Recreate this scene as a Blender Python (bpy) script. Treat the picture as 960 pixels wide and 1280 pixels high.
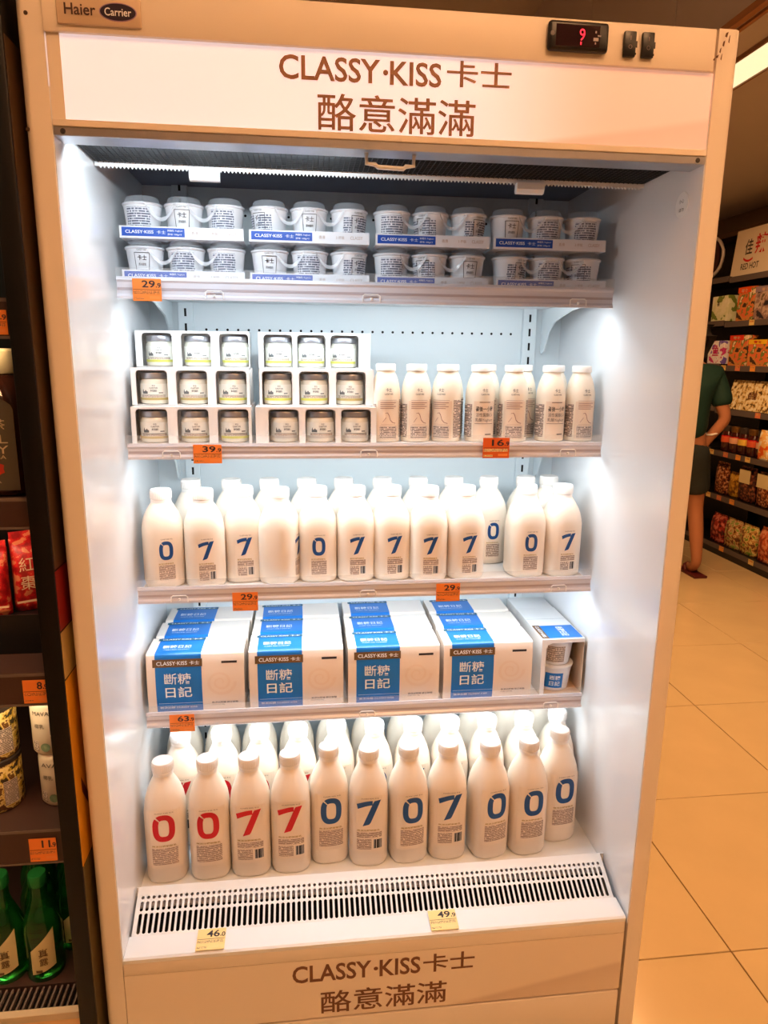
import bpy, bmesh, math, random
from mathutils import Matrix, Vector
random.seed(7)
for o in list(bpy.data.objects): bpy.data.objects.remove(o)
S = bpy.context.scene
COL = S.collection
PI = math.pi

# ------------------------------------------------------------------ camera
def make_camera():
    f, C = 875.946, Vector((-0.15153, -1.15012, 1.43147))
    yaw, pitch, roll = 0.119318, 0.219601, 0.0113075
    cy, sy, cp, sp = math.cos(yaw), math.sin(yaw), math.cos(pitch), math.sin(pitch)
    fwd = Vector((sy*cp, cy*cp, -sp)); right = Vector((cy, -sy, 0)); up = right.cross(fwd)
    c, s = math.cos(roll), math.sin(roll)
    r2 = c*right + s*up; u2 = -s*right + c*up
    cam = bpy.data.cameras.new('camera'); cam.sensor_fit = 'HORIZONTAL'; cam.sensor_width = 36
    cam.lens = f/960*36; cam.clip_start = 0.02; cam.clip_end = 60
    o = bpy.data.objects.new('camera', cam); COL.objects.link(o)
    m = Matrix.Identity(4)
    for i in range(3): m[i][0] = r2[i]; m[i][1] = u2[i]; m[i][2] = -fwd[i]; m[i][3] = C[i]
    o.matrix_world = m; S.camera = o
make_camera()

# ------------------------------------------------------------------ world, exposure
w = bpy.data.worlds.new('world'); S.world = w; w.use_nodes = True
w.node_tree.nodes['Background'].inputs[0].default_value = (1.0, 0.66, 0.42, 1)
w.node_tree.nodes['Background'].inputs[1].default_value = 0.12
S.view_settings.view_transform = 'Standard'; S.view_settings.look = 'None'
S.view_settings.gamma = 1; S.view_settings.use_curve_mapping = False
S.view_settings.exposure = 0.0
WARM = (1.0, 0.53, 0.235); COOL = (0.80, 0.93, 1.0)
LED_POWER = 1.75          # under-shelf tubes of the cooler
STORE_POWER = 22        # ceiling fixtures of the shop
CEIL = 3.6

# ------------------------------------------------------------------ materials
def lin(c):
    def g(v):
        v /= 255.0
        return v/12.92 if v <= 0.04045 else ((v+0.055)/1.055)**2.4
    return (g(c[0]), g(c[1]), g(c[2]), 1)
MATS = {}
def mat(name, rgb, rough=0.5, metal=0.0, var=0.06, scale=8.0, bump=0.0, trans=0.0, ior=1.45, emit=0.0, coat=0.0, alpha=1.0, sss=0.0, spec=0.5):
    if name in MATS: return MATS[name]
    m = bpy.data.materials.new(name); m.use_nodes = True; MATS[name] = m
    nt = m.node_tree; b = nt.nodes['Principled BSDF']; col = lin(rgb)
    b.inputs['Roughness'].default_value = rough; b.inputs['Metallic'].default_value = metal
    b.inputs['IOR'].default_value = ior; b.inputs['Specular IOR Level'].default_value = spec
    tc = nt.nodes.new('ShaderNodeTexCoord'); nz = nt.nodes.new('ShaderNodeTexNoise')
    nz.inputs['Scale'].default_value = scale; nz.inputs['Detail'].default_value = 4
    nt.links.new(tc.outputs['Object'], nz.inputs['Vector'])
    mx = nt.nodes.new('ShaderNodeMix'); mx.data_type = 'RGBA'
    mx.inputs['A'].default_value = tuple(max(0, v*(1-var)) for v in col[:3])+(1,)
    mx.inputs['B'].default_value = tuple(min(1, v*(1+var)) for v in col[:3])+(1,)
    nt.links.new(nz.outputs['Fac'], mx.inputs['Factor'])
    nt.links.new(mx.outputs['Result'], b.inputs['Base Color'])
    if bump:
        bp = nt.nodes.new('ShaderNodeBump'); bp.inputs['Strength'].default_value = bump; bp.inputs['Distance'].default_value = 0.002
        nt.links.new(nz.outputs['Fac'], bp.inputs['Height']); nt.links.new(bp.outputs['Normal'], b.inputs['Normal'])
    if trans: b.inputs['Transmission Weight'].default_value = trans
    if coat: b.inputs['Coat Weight'].default_value = coat; b.inputs['Coat Roughness'].default_value = 0.08
    if alpha < 1: b.inputs['Alpha'].default_value = alpha
    if sss:
        b.inputs['Subsurface Weight'].default_value = sss; b.inputs['Subsurface Radius'].default_value = (0.02, 0.018, 0.016)
    if emit:
        nt.links.new(mx.outputs['Result'], b.inputs['Emission Color']); b.inputs['Emission Strength'].default_value = emit
    return m
def fine_print(name, paper, ink, lines=420.0, chars=500.0, density=0.5, rough=0.5):
    """flat print: rows of tiny characters, in the object's own x / z"""
    if name in MATS: return MATS[name]
    m = bpy.data.materials.new(name); m.use_nodes = True; MATS[name] = m
    nt = m.node_tree; b = nt.nodes['Principled BSDF']; b.inputs['Roughness'].default_value = rough
    N = nt.nodes.new; L = nt.links.new
    tc = N('ShaderNodeTexCoord'); sx = N('ShaderNodeSeparateXYZ'); L(tc.outputs['Object'], sx.inputs[0])
    def mth(op, a, v=None):
        n = N('ShaderNodeMath'); n.operation = op
        if hasattr(a, 'links'): L(a, n.inputs[0])
        else: n.inputs[0].default_value = a
        if v is not None:
            if hasattr(v, 'links'): L(v, n.inputs[1])
            else: n.inputs[1].default_value = v
        return n.outputs[0]
    z = mth('MULTIPLY', sx.outputs['Z'], lines)
    row = mth('LESS_THAN', mth('FRACT', z), 0.62)
    cb = N('ShaderNodeCombineXYZ'); L(mth('MULTIPLY', sx.outputs['X'], chars), cb.inputs[0]); L(mth('MULTIPLY', mth('FLOOR', z), 7.3), cb.inputs[1])
    nz = N('ShaderNodeTexNoise'); nz.inputs['Scale'].default_value = 1.0; nz.inputs['Detail'].default_value = 1; L(cb.outputs[0], nz.inputs['Vector'])
    ink_m = mth('MULTIPLY', row, mth('GREATER_THAN', nz.outputs['Fac'], 1-density))
    mx = N('ShaderNodeMix'); mx.data_type = 'RGBA'; L(ink_m, mx.inputs['Factor'])
    mx.inputs['A'].default_value = lin(paper); mx.inputs['B'].default_value = lin(ink)
    L(mx.outputs['Result'], b.inputs['Base Color'])
    return m
def blotch(name, cols, scale=30.0, rough=0.4, detail=3.0):
    """printed picture / packed food: patches of several colours"""
    if name in MATS: return MATS[name]
    m = bpy.data.materials.new(name); m.use_nodes = True; MATS[name] = m
    nt = m.node_tree; b = nt.nodes['Principled BSDF']; b.inputs['Roughness'].default_value = rough
    tc = nt.nodes.new('ShaderNodeTexCoord'); nz = nt.nodes.new('ShaderNodeTexNoise'); nz.inputs['Scale'].default_value = scale; nz.inputs['Detail'].default_value = detail
    nt.links.new(tc.outputs['Object'], nz.inputs['Vector'])
    cr = nt.nodes.new('ShaderNodeValToRGB'); cr.color_ramp.interpolation = 'CONSTANT'
    e = cr.color_ramp.elements; n = len(cols)
    while len(e) < n: e.new(0.5)
    for i, c in enumerate(cols): e[i].position = 0.0 if i == 0 else 0.34+0.32*i/n; e[i].color = lin(c)
    nt.links.new(nz.outputs['Fac'], cr.inputs[0]); nt.links.new(cr.outputs[0], b.inputs['Base Color'])
    return m
def swoosh_print(name, x_a, z_a, slope, emit, light, mid, tan):
    """printed header film: pale cream running to peach with a tan sweep at the right"""
    if name in MATS: return MATS[name]
    m = bpy.data.materials.new(name); m.use_nodes = True; MATS[name] = m
    nt = m.node_tree; b = nt.nodes['Principled BSDF']; b.inputs['Roughness'].default_value = 0.35
    N = nt.nodes.new; L = nt.links.new
    tc = N('ShaderNodeTexCoord'); sx = N('ShaderNodeSeparateXYZ'); L(tc.outputs['Object'], sx.inputs[0])
    r1 = N('ShaderNodeMapRange'); r1.interpolation_type = 'SMOOTHSTEP'; L(sx.outputs['X'], r1.inputs[0])
    r1.inputs[1].default_value = x_a-0.12; r1.inputs[2].default_value = x_a+0.18
    mx = N('ShaderNodeMix'); mx.data_type = 'RGBA'; L(r1.outputs[0], mx.inputs['Factor'])
    mx.inputs['A'].default_value = lin(light); mx.inputs['B'].default_value = lin(mid)
    a = N('ShaderNodeMath'); a.operation = 'MULTIPLY_ADD'; L(sx.outputs['X'], a.inputs[0]); a.inputs[1].default_value = -slope; a.inputs[2].default_value = slope*x_a - z_a
    d = N('ShaderNodeMath'); d.operation = 'ADD'; L(a.outputs[0], d.inputs[0]); L(sx.outputs['Z'], d.inputs[1])
    r2 = N('ShaderNodeMapRange'); r2.interpolation_type = 'SMOOTHSTEP'; L(d.outputs[0], r2.inputs[0])
    r2.inputs[1].default_value = 0.003; r2.inputs[2].default_value = -0.010
    r3 = N('ShaderNodeMapRange'); L(d.outputs[0], r3.inputs[0]); r3.inputs[1].default_value = -0.07; r3.inputs[2].default_value = -0.012; r3.inputs[3].default_value = 0.35
    g = N('ShaderNodeMath'); g.operation = 'MULTIPLY'; L(r2.outputs[0], g.inputs[0]); L(r3.outputs[0], g.inputs[1])
    mx2 = N('ShaderNodeMix'); mx2.data_type = 'RGBA'; L(g.outputs[0], mx2.inputs['Factor'])
    L(mx.outputs['Result'], mx2.inputs['A']); mx2.inputs['B'].default_value = lin(tan)
    L(mx2.outputs['Result'], b.inputs['Base Color'])
    if emit:
        L(mx2.outputs['Result'], b.inputs['Emission Color']); b.inputs['Emission Strength'].default_value = emit
    return m

white_paint = mat('white_enamel', (238, 226, 212), 0.42, var=0.03, scale=3)
liner_m = mat('glossy_white_liner', (240, 240, 242), 0.22, var=0.02, scale=3, coat=0.35)
inner_white = mat('white_powder_coat', (228, 236, 240), 0.35, var=0.02)
shelf_white = mat('white_shelf_metal', (235, 238, 240), 0.35, var=0.02)
rail_m = mat('pale_plastic_rail', (216, 216, 226), 0.25, var=0.03, coat=0.4)
rail_groove = mat('rail_groove', (180, 172, 180), 0.3)
clear_m = mat('clear_plastic', (240, 242, 245), 0.08, var=0.0, alpha=0.10)
black_grille = mat('black_honeycomb', (22, 22, 24), 0.6, var=0.3, scale=400)
black_m = mat('black_plastic', (12, 11, 12), 0.35, var=0.1)
dark_void = mat('dark_duct', (8, 8, 10), 0.8)
alu = mat('brushed_aluminium', (190, 190, 195), 0.3, metal=0.9, scale=60)
tube_m = mat('led_tube', (235, 245, 255), 0.3, emit=4.0, var=0.0)
white_pl = mat('white_plastic', (240, 240, 240), 0.35, var=0.02)
bottle_m = mat('milk_bottle_plastic', (240, 228, 212), 0.33, var=0.015, sss=0.12)
cap_m = mat('white_bottle_cap', (238, 232, 226), 0.4, var=0.02)
red_ink = mat('red_ink', (200, 14, 30), 0.45, var=0.03)
blue_ink = mat('blue_ink', (22, 74, 138), 0.45, var=0.03)
brown_ink = mat('brown_ink', (112, 66, 40), 0.4, var=0.08, scale=30)
dark_ink = mat('dark_ink', (46, 38, 40), 0.5)
white_ink = mat('white_ink', (240, 244, 248), 0.5, var=0.01)
gold_ink = mat('gold_ink', (170, 140, 60), 0.4)
carton_white = mat('white_carton', (240, 238, 236), 0.4, var=0.02, coat=0.2)
carton_blue = mat('blue_carton_print', (18, 112, 196), 0.35, var=0.04)
brand_brown = mat('brown_brand_strip', (104, 76, 44), 0.4)
orange_card = mat('orange_price_card', (238, 132, 52), 0.5, var=0.04)
yellow_card = mat('yellow_price_card', (250, 218, 146), 0.5, var=0.04)
para = fine_print('milk_label_fine_print', (238, 222, 206), (128, 104, 92), 330, 480, 0.62)
para_blue = fine_print('cup_fine_print', (226, 228, 236), (96, 100, 120), 235, 420, 0.60)
para_grey = fine_print('grey_fine_print', (224, 208, 194), (96, 78, 72), 300, 460, 0.60)
barcode_m = fine_print('barcode', (235, 230, 225), (30, 28, 30), 3, 650, 0.55)

# ------------------------------------------------------------------ mesh helpers
def mesh(name, v, f, smooth=False, angle=None):
    me = bpy.data.meshes.new(name); me.from_pydata(v, [], f); me.update()
    if smooth:
        me.polygons.foreach_set('use_smooth', [True]*len(me.polygons))
        if angle: me.set_sharp_from_angle(angle=angle)
    return me
def link(name, me, m=None, parent=None, loc=None, rot=None):
    o = bpy.data.objects.new(name, me); COL.objects.link(o)
    if me is not None and m is not None and len(me.materials) == 0: me.materials.append(m)
    if parent: o.parent = parent
    if loc: o.location = loc
    if rot: o.rotation_euler = rot
    return o
def empty(name, loc=(0, 0, 0), rz=0.0):
    o = bpy.data.objects.new(name, None); COL.objects.link(o); o.location = loc; o.rotation_euler = (0, 0, rz); o.empty_display_size = 0.05
    return o
def tag(o, label=None, cat=None, group=None, kind=None):
    if label: o['label'] = label
    if cat: o['category'] = cat
    if group: o['group'] = group
    if kind: o['kind'] = kind
    return o
class MB:
    def __init__(s): s.v = []; s.f = []
    def add(s, v, f):
        n = len(s.v); s.v += [tuple(p) for p in v]; s.f += [tuple(i+n for i in q) for q in f]; return s
    def box(s, x0, x1, y0, y1, z0, z1):
        return s.add([(x0,y0,z0),(x1,y0,z0),(x1,y1,z0),(x0,y1,z0),(x0,y0,z1),(x1,y0,z1),(x1,y1,z1),(x0,y1,z1)],
                     [(0,3,2,1),(4,5,6,7),(0,1,5,4),(1,2,6,5),(2,3,7,6),(3,0,4,7)])
    def prism_x(s, poly, x0, x1):      # poly of (y, z), extruded along x
        n = len(poly); v = [(x0, y, z) for y, z in poly]+[(x1, y, z) for y, z in poly]
        return s.add(v, [tuple(range(n)), tuple(range(2*n-1, n-1, -1))]+[(i, i+n, (i+1) % n+n, (i+1) % n) for i in range(n)])
    def prism_y(s, poly, y0, y1):      # poly of (x, z), extruded along y
        n = len(poly); v = [(x, y0, z) for x, z in poly]+[(x, y1, z) for x, z in poly]
        return s.add(v, [tuple(range(n)), tuple(range(2*n-1, n-1, -1))]+[(i, i+n, (i+1) % n+n, (i+1) % n) for i in range(n)])
    def tube(s, pts, r, n=8, closed=False):
        pts = [Vector(p) for p in pts]; base = len(s.v); k = len(pts); up0 = None
        for i, p in enumerate(pts):
            a = pts[i-1] if i else (pts[-1] if closed else p); b = pts[i+1] if i < k-1 else (pts[0] if closed else p)
            d = (b-a).normalized(); up = Vector((0, 0, 1)) if abs(d.z) < 0.9 else Vector((0, 1, 0))
            e1 = d.cross(up).normalized(); e2 = e1.cross(d)
            for j in range(n):
                t = 2*PI*j/n; s.v.append(tuple(p+r*(math.cos(t)*e1+math.sin(t)*e2)))
        m = k if closed else k-1
        for i in range(m):
            for j in range(n):
                a = base+i*n+j; b = base+i*n+(j+1) % n; i2 = (i+1) % k; c = base+i2*n+(j+1) % n; d = base+i2*n+j
                s.f.append((a, b, c, d))
        if not closed: s.f += [tuple(base+j for j in range(n-1, -1, -1)), tuple(base+(k-1)*n+j for j in range(n))]
        return s
    def lathe(s, prof, n=24, ex=2.0, cx=0, cy=0, cap=True):
        base = len(s.v)
        for r, z, *e in prof:
            q = e[0] if e else ex
            for j in range(n):
                t = 2*PI*(j+0.5)/n; c, sn = math.cos(t), math.sin(t)
                k = (abs(c)**q+abs(sn)**q)**(-1.0/q)
                s.v.append((cx+r*k*c, cy+r*k*sn, z))
        m = len(prof)
        for i in range(m-1):
            for j in range(n):
                a = base+i*n+j; b = base+i*n+(j+1) % n; s.f.append((a, b, b+n, a+n))
        if cap: s.f += [tuple(base+j for j in range(n-1, -1, -1)), tuple(base+(m-1)*n+j for j in range(n))]
        return s
    def me(s, name, smooth=False, angle=None, bevel=0, seg=2):
        m = mesh(name, s.v, s.f)
        if bevel:
            b = bmesh.new(); b.from_mesh(m); bmesh.ops.recalc_face_normals(b, faces=b.faces)
            bmesh.ops.bevel(b, geom=list(b.edges), offset=bevel, segments=seg, profile=0.5, affect='EDGES', clamp_overlap=True); b.to_mesh(m); b.free()
            smooth = True; angle = angle or 0.7
        if smooth:
            m.polygons.foreach_set('use_smooth', [True]*len(m.polygons))
            if angle: m.set_sharp_from_angle(angle=angle)
        return m
    def obj(s, name, m, parent=None, loc=None, rot=None, **k): return link(name, s.me(name, **k), m, parent, loc, rot)
def box(name, m, dims, parent=None, bevel=0, **k): return MB().box(*dims).obj(name, m, parent, bevel=bevel, **k)

# ---- lettering: text outline -> flat mesh in the x/z plane facing -y, fitted in a box centred on 0
TXT = {}
def text_raw(s, bold=0.0):
    key = (s, bold)
    if key in TXT: return TXT[key]
    cu = bpy.data.curves.new('lettering', 'FONT'); cu.body = s; cu.size = 1.0; cu.offset = bold; cu.resolution_u = 3; cu.fill_mode = 'FRONT'
    o = bpy.data.objects.new('lettering', cu); COL.objects.link(o)
    dg = bpy.context.evaluated_depsgraph_get(); ev = o.evaluated_get(dg); me = ev.to_mesh()
    v = [tuple(p.co) for p in me.vertices]; f = [tuple(p.vertices) for p in me.polygons]
    ev.to_mesh_clear(); bpy.data.objects.remove(o); bpy.data.curves.remove(cu)
    xs = [p[0] for p in v]; ys = [p[1] for p in v]
    x0, x1, y0, y1 = min(xs), max(xs), min(ys), max(ys)
    TXT[key] = ([((p[0]-(x0+x1)/2), (p[1]-(y0+y1)/2)) for p in v], f, x1-x0, y1-y0)
    return TXT[key]
def text_vf(s, wid=None, hei=None, bold=0.0):
    v, f, W, H = text_raw(s, bold)
    sx = wid/W if wid else None; sz = hei/H if hei else None
    if sx is None: sx = sz
    if sz is None: sz = sx
    return [(x*sx, z*sz) for x, z in v], f
class Ink:      # flat print collected in (x, z), then laid on a surface y = fn(x, z)
    def __init__(s): s.v = []; s.f = []
    def add(s, v, f, dx=0, dz=0):
        n = len(s.v); s.v += [(x+dx, z+dz) for x, z in v]; s.f += [tuple(i+n for i in q) for q in f]; return s
    def text(s, t, x, z, wid=None, hei=None, bold=0.0): return s.add(*text_vf(t, wid, hei, bold), x, z)
    def rect(s, x0, x1, z0, z1, n=1):
        for i in range(n):
            a = x0+(x1-x0)*i/n; b = x0+(x1-x0)*(i+1)/n; s.add([(a, z0), (b, z0), (b, z1), (a, z1)], [(0, 1, 2, 3)])
        return s
    def obj(s, name, m, parent, fn=lambda x, z: 0.0, loc=None, rot=None): return link(name, s.me(name, fn), m, parent, loc, rot)
    def me(s, name, fn=lambda x, z: 0.0): return mesh(name, [(x, fn(x, z), z) for x, z in s.v], s.f)
    def me_xy(s, name, zz): return mesh(name, [(x, y, zz) for x, y in s.v], s.f)
def digit_zero(wd, h):
    v = []; f = []; n = 44; a0 = math.radians(128); a1 = a0-2*PI+math.radians(7)
    for i in range(n+1):
        t = a0+(a1-a0)*i/n; c, s_ = math.cos(t), math.sin(t)
        for (rx, rz, q) in ((wd/2, h/2, 2.6), (wd*0.235, h*0.31, 3.2)):
            k = ((abs(c))**q+(abs(s_))**q)**(-1/q)
            v.append((rx*k*c, rz*k*s_))
        if i: b = 2*i; f.append((b-2, b-1, b+1, b))
    return v, f
def digit_seven(wd, h):
    v = []; f = []; n = 8
    for i in range(n+1):           # slash
        t = i/n; x = wd*0.5-t*wd*0.52; z = h/2-t*h
        v += [(x-wd*0.27, z-(0.03*h if i == 0 else 0)), (x+0.02*wd, z+(0 if i < n else 0.06*h))]
        if i: b = 2*i; f.append((b-2, b-1, b+1, b))
    k = len(v); m = 6
    for i in range(m+1):           # hook
        t = i/m; x = -wd*0.55+t*wd*0.70; zt = h*0.5-(1-t)**2*h*0.13-0.015*h
        v += [(x+wd*0.05*(1-t), zt-h*0.19+t*0.02*h), (x, zt)]
        if i: b = k+2*i; f.append((b-2, b, b+1, b-1))
    return v, f
ORD = ['first', 'second', 'third', 'fourth', 'fifth', 'sixth', 'seventh', 'eighth', 'ninth', 'tenth', 'eleventh', 'twelfth']
def nth(i, n): return 'leftmost' if i == 0 else ('rightmost' if i == n-1 else ORD[i]+' from the left')

# ================================================================== THE SHOP
def build_shop():
    brown = mat('brown_wall_paint', (206, 198, 196), 0.6, var=0.05, scale=1.5)
    dbrown = mat('dark_brown_wall', (132, 108, 84), 0.6, var=0.08, scale=2)
    tile_m = mat('warm_beige_tile', (204, 180, 136), 0.16, var=0.09, scale=5)
    grout = mat('brown_grout', (120, 76, 40), 0.8)
    fl = box('floor', grout, (-4, 4.2, -4.5, 7, -0.05, -0.006)); tag(fl, kind='structure')
    tm = MB().box(0.0015, 0.5985, 0.0015, 0.5985, -0.006, 0.0).me('tile', bevel=0.0012, seg=1)
    x0, y0 = 0.889-0.6*7, 0.1959-0.6*7
    for i in range(13):
        for j in range(19):
            X, Y = x0+0.6*i, y0+0.6*j
            if X < -1.6 and Y > 1.2: continue
            if -1.2 < X < 0.2 and 0 < Y < 6 : continue
            if X > 3.3: continue
            link('tile', tm, tile_m, fl, (X, Y, 0))
    tag(box('wall_back', brown, (-4, 4.2, 7.0, 7.1, 0, CEIL)), kind='structure')
    tag(box('wall_right', dbrown, (3.4, 3.5, -4.5, 7, 0, CEIL)), kind='structure')
    tag(box('wall_left', brown, (-4.1, -4, -4.5, 7, 0, CEIL)), kind='structure')
    tag(box('wall_front', brown, (-4, 4.2, -4.6, -4.5, 0, CEIL)), kind='structure')
    tag(box('ceiling', brown, (-4, 4.2, -4.5, 7, CEIL, CEIL+0.05)), kind='structure')
    # dropped soffit along the right wall, its fascia made of panels with open joints
    so = tag(box('trim_1', brown, (1.44, 3.4, -4.5, 7, 2.58, CEIL)), kind='structure')
    for y in (-2.64, -1.72, -0.80, 0.12, 1.0, 1.921, 2.84, 3.76, 4.68, 5.6):
        MB().box(1.39, 1.44, y+0.004, y+0.912, 2.60, CEIL-0.002).obj('panel', brown, so)
    tag(MB().box(1.375, 1.40, -4.4, 6.9, 2.575, 2.60).box(1.41, 1.425, -4.4, 6.9, 2.57, 2.58).obj('trim_2', mat('soffit_edge', (176, 124, 84), 0.5)), kind='structure')
    # long ceiling light let into the soffit
    t = empty('ceiling_light', (1.64, 1.9, 2.58)); tag(t, 'long pale yellow fluorescent panel in the soffit beside the cooler', 'light')
    MB().box(-0.085, -0.075, -1.6, 1.6, -0.016, -0.001).box(0.075, 0.085, -1.6, 1.6, -0.016, -0.001).obj('frame', mat('lamp_frame', (150, 110, 80), 0.5), t)
    MB().box(-0.075, 0.075, -1.6, 1.6, -0.010, -0.001).obj('diffuser', mat('yellow_diffuser', (250, 240, 192), 0.4, emit=1.0, var=0.03, scale=20), t)
    area('ceiling_light_source', (1.64, 1.9, 2.56), (0, 0, 0), 0.14, 3.0, 84, WARM, t)
    # hanging fluorescent fittings over the aisle the photographer stands in
    for k, (x, y, p, lb) in enumerate(((0.55, -1.85, 1.0, 'white hanging batten light above the aisle in front of the cooler'),
                                       (1.9, -1.2, 0.55, 'white hanging batten light at the right over the aisle'),
                                       (-2.2, -1.6, 0.12, 'white hanging batten light at the left over the aisle'),
                                       (2.35, 3.3, 0.0, None))):
        if lb is None: continue
        t = empty('batten_light', (x, y, 3.25 if x < 1.3 else 2.57)); tag(t, lb, 'light')
        MB().box(-0.62, 0.62, -0.07, 0.07, 0.0, 0.05).obj('housing', white_pl, t, bevel=0.004)
        for yy in (-0.035, 0.035): MB().tube([(-0.58, yy, -0.014), (0.58, yy, -0.014)], 0.012).obj('tube', mat('warm_batten_tube', (255, 206, 150), 0.4, emit=16, var=0), t)
        if x < 1.3:
            for xx in (-0.5, 0.5): MB().tube([(xx, 0, 0.05), (xx, 0, CEIL-3.25)], 0.003, 6).obj('hanger', alu, t)
        area('batten_source', (x, y, (3.25 if x < 1.3 else 2.57)-0.03), (0, 0, 0), 1.2, 0.12, STORE_POWER*p, WARM, t)
        if x < 1.3: area('batten_added_fill', (x, y, 3.25+0.06), (PI, 0, 0), 1.2, 0.12, STORE_POWER*5.2*p, WARM, t)  # upward fill light added to brighten ceiling and soffit
def area(name, loc, rot, sx, sy, power, col, parent=None):
    l = bpy.data.lights.new(name, 'AREA'); l.shape = 'RECTANGLE'; l.size = sx; l.size_y = sy; l.energy = power; l.color = col
    o = bpy.data.objects.new(name, l); COL.objects.link(o); o.rotation_euler = rot
    if parent: o.parent = parent; o.location = Vector(loc)-Vector(parent.location)
    else: o.location = loc
    return o
build_shop()

# ================================================================== THE COOLER
SH = [(1.530, 1.570, 1.563), (1.227, 1.258, 1.254), (0.928, 0.963, 0.950), (0.648, 0.682, 0.664)]   # rail bottom, rail top, shelf surface
DECK = 0.340
BACK = 0.60
LIP = 0.26
F = empty('display_fridge', (0, 0, 0))
tag(F, 'tall open white display cooler full of yoghurt, lit inside', 'fridge')
def build_fridge():
    P = F
    # front posts with a rounded outer corner, side panels, lining
    for s in (-1, 1):
        m = MB(); poly = []
        for k in range(6):
            a = PI/2*k/5; poly.append((s*(0.525+0.012*math.sin(a)), 0.012-0.012*math.cos(a)))
        poly = [(s*0.5, 0.0)]+poly+[(s*0.537, 0.06), (s*0.5, 0.06)]
        n = len(poly); v = [(x, y, 0.02) for x, y in poly]+[(x, y, 1.93) for x, y in poly]
        fc = [tuple(range(n)), tuple(range(2*n-1, n-1, -1))]+[(i, i+n, (i+1) % n+n, (i+1) % n) for i in range(n)]
        m.add(v, fc); me = m.me('side_post', smooth=True, angle=0.5); fix(me); link('side_post', me, white_paint, P)
        o = MB().box(*sorted((s*0.503, s*0.537)), 0.06, 0.72, 0.02, 1.93).obj('side_panel', white_paint, P)
        MB().box(*sorted((s*0.4985, s*0.503)), 0.002, BACK+0.01, 0.30, 1.80).obj('side_liner', liner_m, P)
        o = MB()
        if s < 0: o.lathe([(0.0025, 0), (0.0022, 0.001)], 10)
    # screws and small scars of the posts
    for x, z in ((-0.522, 1.89), (-0.533, 1.742)):
        m = MB().lathe([(0.003, 0), (0.0025, 0.0012)], 10); o = m.obj('screw', mat('screw_dark', (70, 50, 36), 0.5), P, (x, -0.0002, z), (PI/2, 0, 0))
    sc = Ink()
    for dx, dz, ww, hh in ((0, 0, .004, .006), (-.003, -.012, .003, .007), (-.007, -.022, .002, .006), (-.012, -.032, .004, .003), (-.016, -.036, .003, .003), (.006, -.004, .0015, .010), (-.004, -.030, .0015, .008)):
        x, z = 0.508+dx, 1.922+dz; sc.add([(x, z), (x+ww, z+.002), (x+ww*.6, z-hh), (x-.001, z-hh*.8)], [(0, 3, 2, 1)])
    sc.obj('scuff_mark', mat('scuff_brown', (96, 58, 30), 0.7), P, lambda x, z: -0.0052)
    MB().box(-0.537, 0.537, 0.72, 0.74, 0.02, 1.93).obj('rear_panel', white_paint, P)
    MB().box(-0.5, 0.5, 0.06, 0.72, 1.90, 1.93).obj('roof_panel', white_paint, P)
    MB().box(-0.503, 0.503, BACK, BACK+0.012, 0.30, 1.88).obj('back_panel', inner_white, P)
    # perforations of the back panel
    m = MB()
    for z in (1.487, 1.742, 1.19):
        x = -0.37
        while x < 0.395:
            m.add([(x+0.0030*math.cos(2*PI*j/8), BACK-0.0006, z+0.0030*math.sin(2*PI*j/8)) for j in range(8)], [tuple(range(8))]); x += 0.0247
    tag(m.obj('perforation', dark_void, P), kind='stuff')
    for s in (-1, 1):
        u = MB().box(s*0.415-0.017, s*0.415+0.017, BACK-0.012, BACK, 0.34, 1.88).obj('upright', inner_white, P, bevel=0.001, seg=1)
        m = MB(); z = 0.36
        while z < 1.86: m.box(s*0.415-0.0025, s*0.415+0.0025, BACK-0.0126, BACK-0.0118, z, z+0.018); z += 0.034
        tag(m.obj('slot', dark_void, u), kind='stuff')
    # canopy
    MB().box(-0.5, 0.5, 0.012, 0.06, 1.757, 1.925).obj('canopy_box', white_paint, P)
    MB().box(-0.4985, 0.4985, 0.06, BACK, 1.80, 1.812).obj('canopy_ceiling', mat('dark_grey_plenum', (120, 120, 136), 0.6), P)
    hp = MB().box(-0.498, 0.498, 0.002, 0.012, 1.757, 1.868).obj('header_panel', swoosh_print('lit_header_film', 0.17, 1.752, 0.16, 0.50, (250, 240, 246), (232, 188, 164), (222, 174, 148)), P)  # cream-to-peach run puts the uneven backlight into the film colour
    MB().box(-0.498, -0.480, 0.0005, 0.002, 1.757, 1.868).obj('panel_edge', white_paint, hp)
    I = Ink().text('CLASSY', -0.101, 1.8425, 0.149, 0.033, 0.018).text('·', -0.0185, 1.842, 0.008, 0.008, 0.02).text('KISS', 0.027, 1.842, 0.078, 0.033, 0.018)
    I.text('卡士', 0.124, 1.846, 0.100, 0.036, 0.012).text('酪意滿滿', 0.0, 1.7855, 0.240, 0.051, 0.008)
    I.obj('lettering', mat('glow_lightened_ink', (142, 96, 66), 0.4, var=0.12, scale=40), hp, lambda x, z: 0.0012)  # brown ink made lighter: the film's glow is painted into it
    cs = MB().box(-0.4995, 0.4935, -0.005, 0.012, 1.868, 1.927).obj('control_strip', white_paint, P, bevel=0.0015)
    MB().box(-0.498, 0.498, -0.003, 0.03, 1.7475, 1.757).obj('header_lip', white_paint, P, bevel=0.001, seg=1)
    tr = MB().box(-0.498, 0.498, -0.001, 0.045, 1.7355, 1.7475).obj('header_trim', alu, P, bevel=0.001, seg=1)
    for x in (-0.485, 0.485): MB().lathe([(0.004, 0), (0.003, 0.0015)], 10).obj('trim_screw', dark_ink, tr, (x, -0.001, 1.7415), (PI/2, 0, 0))
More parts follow.
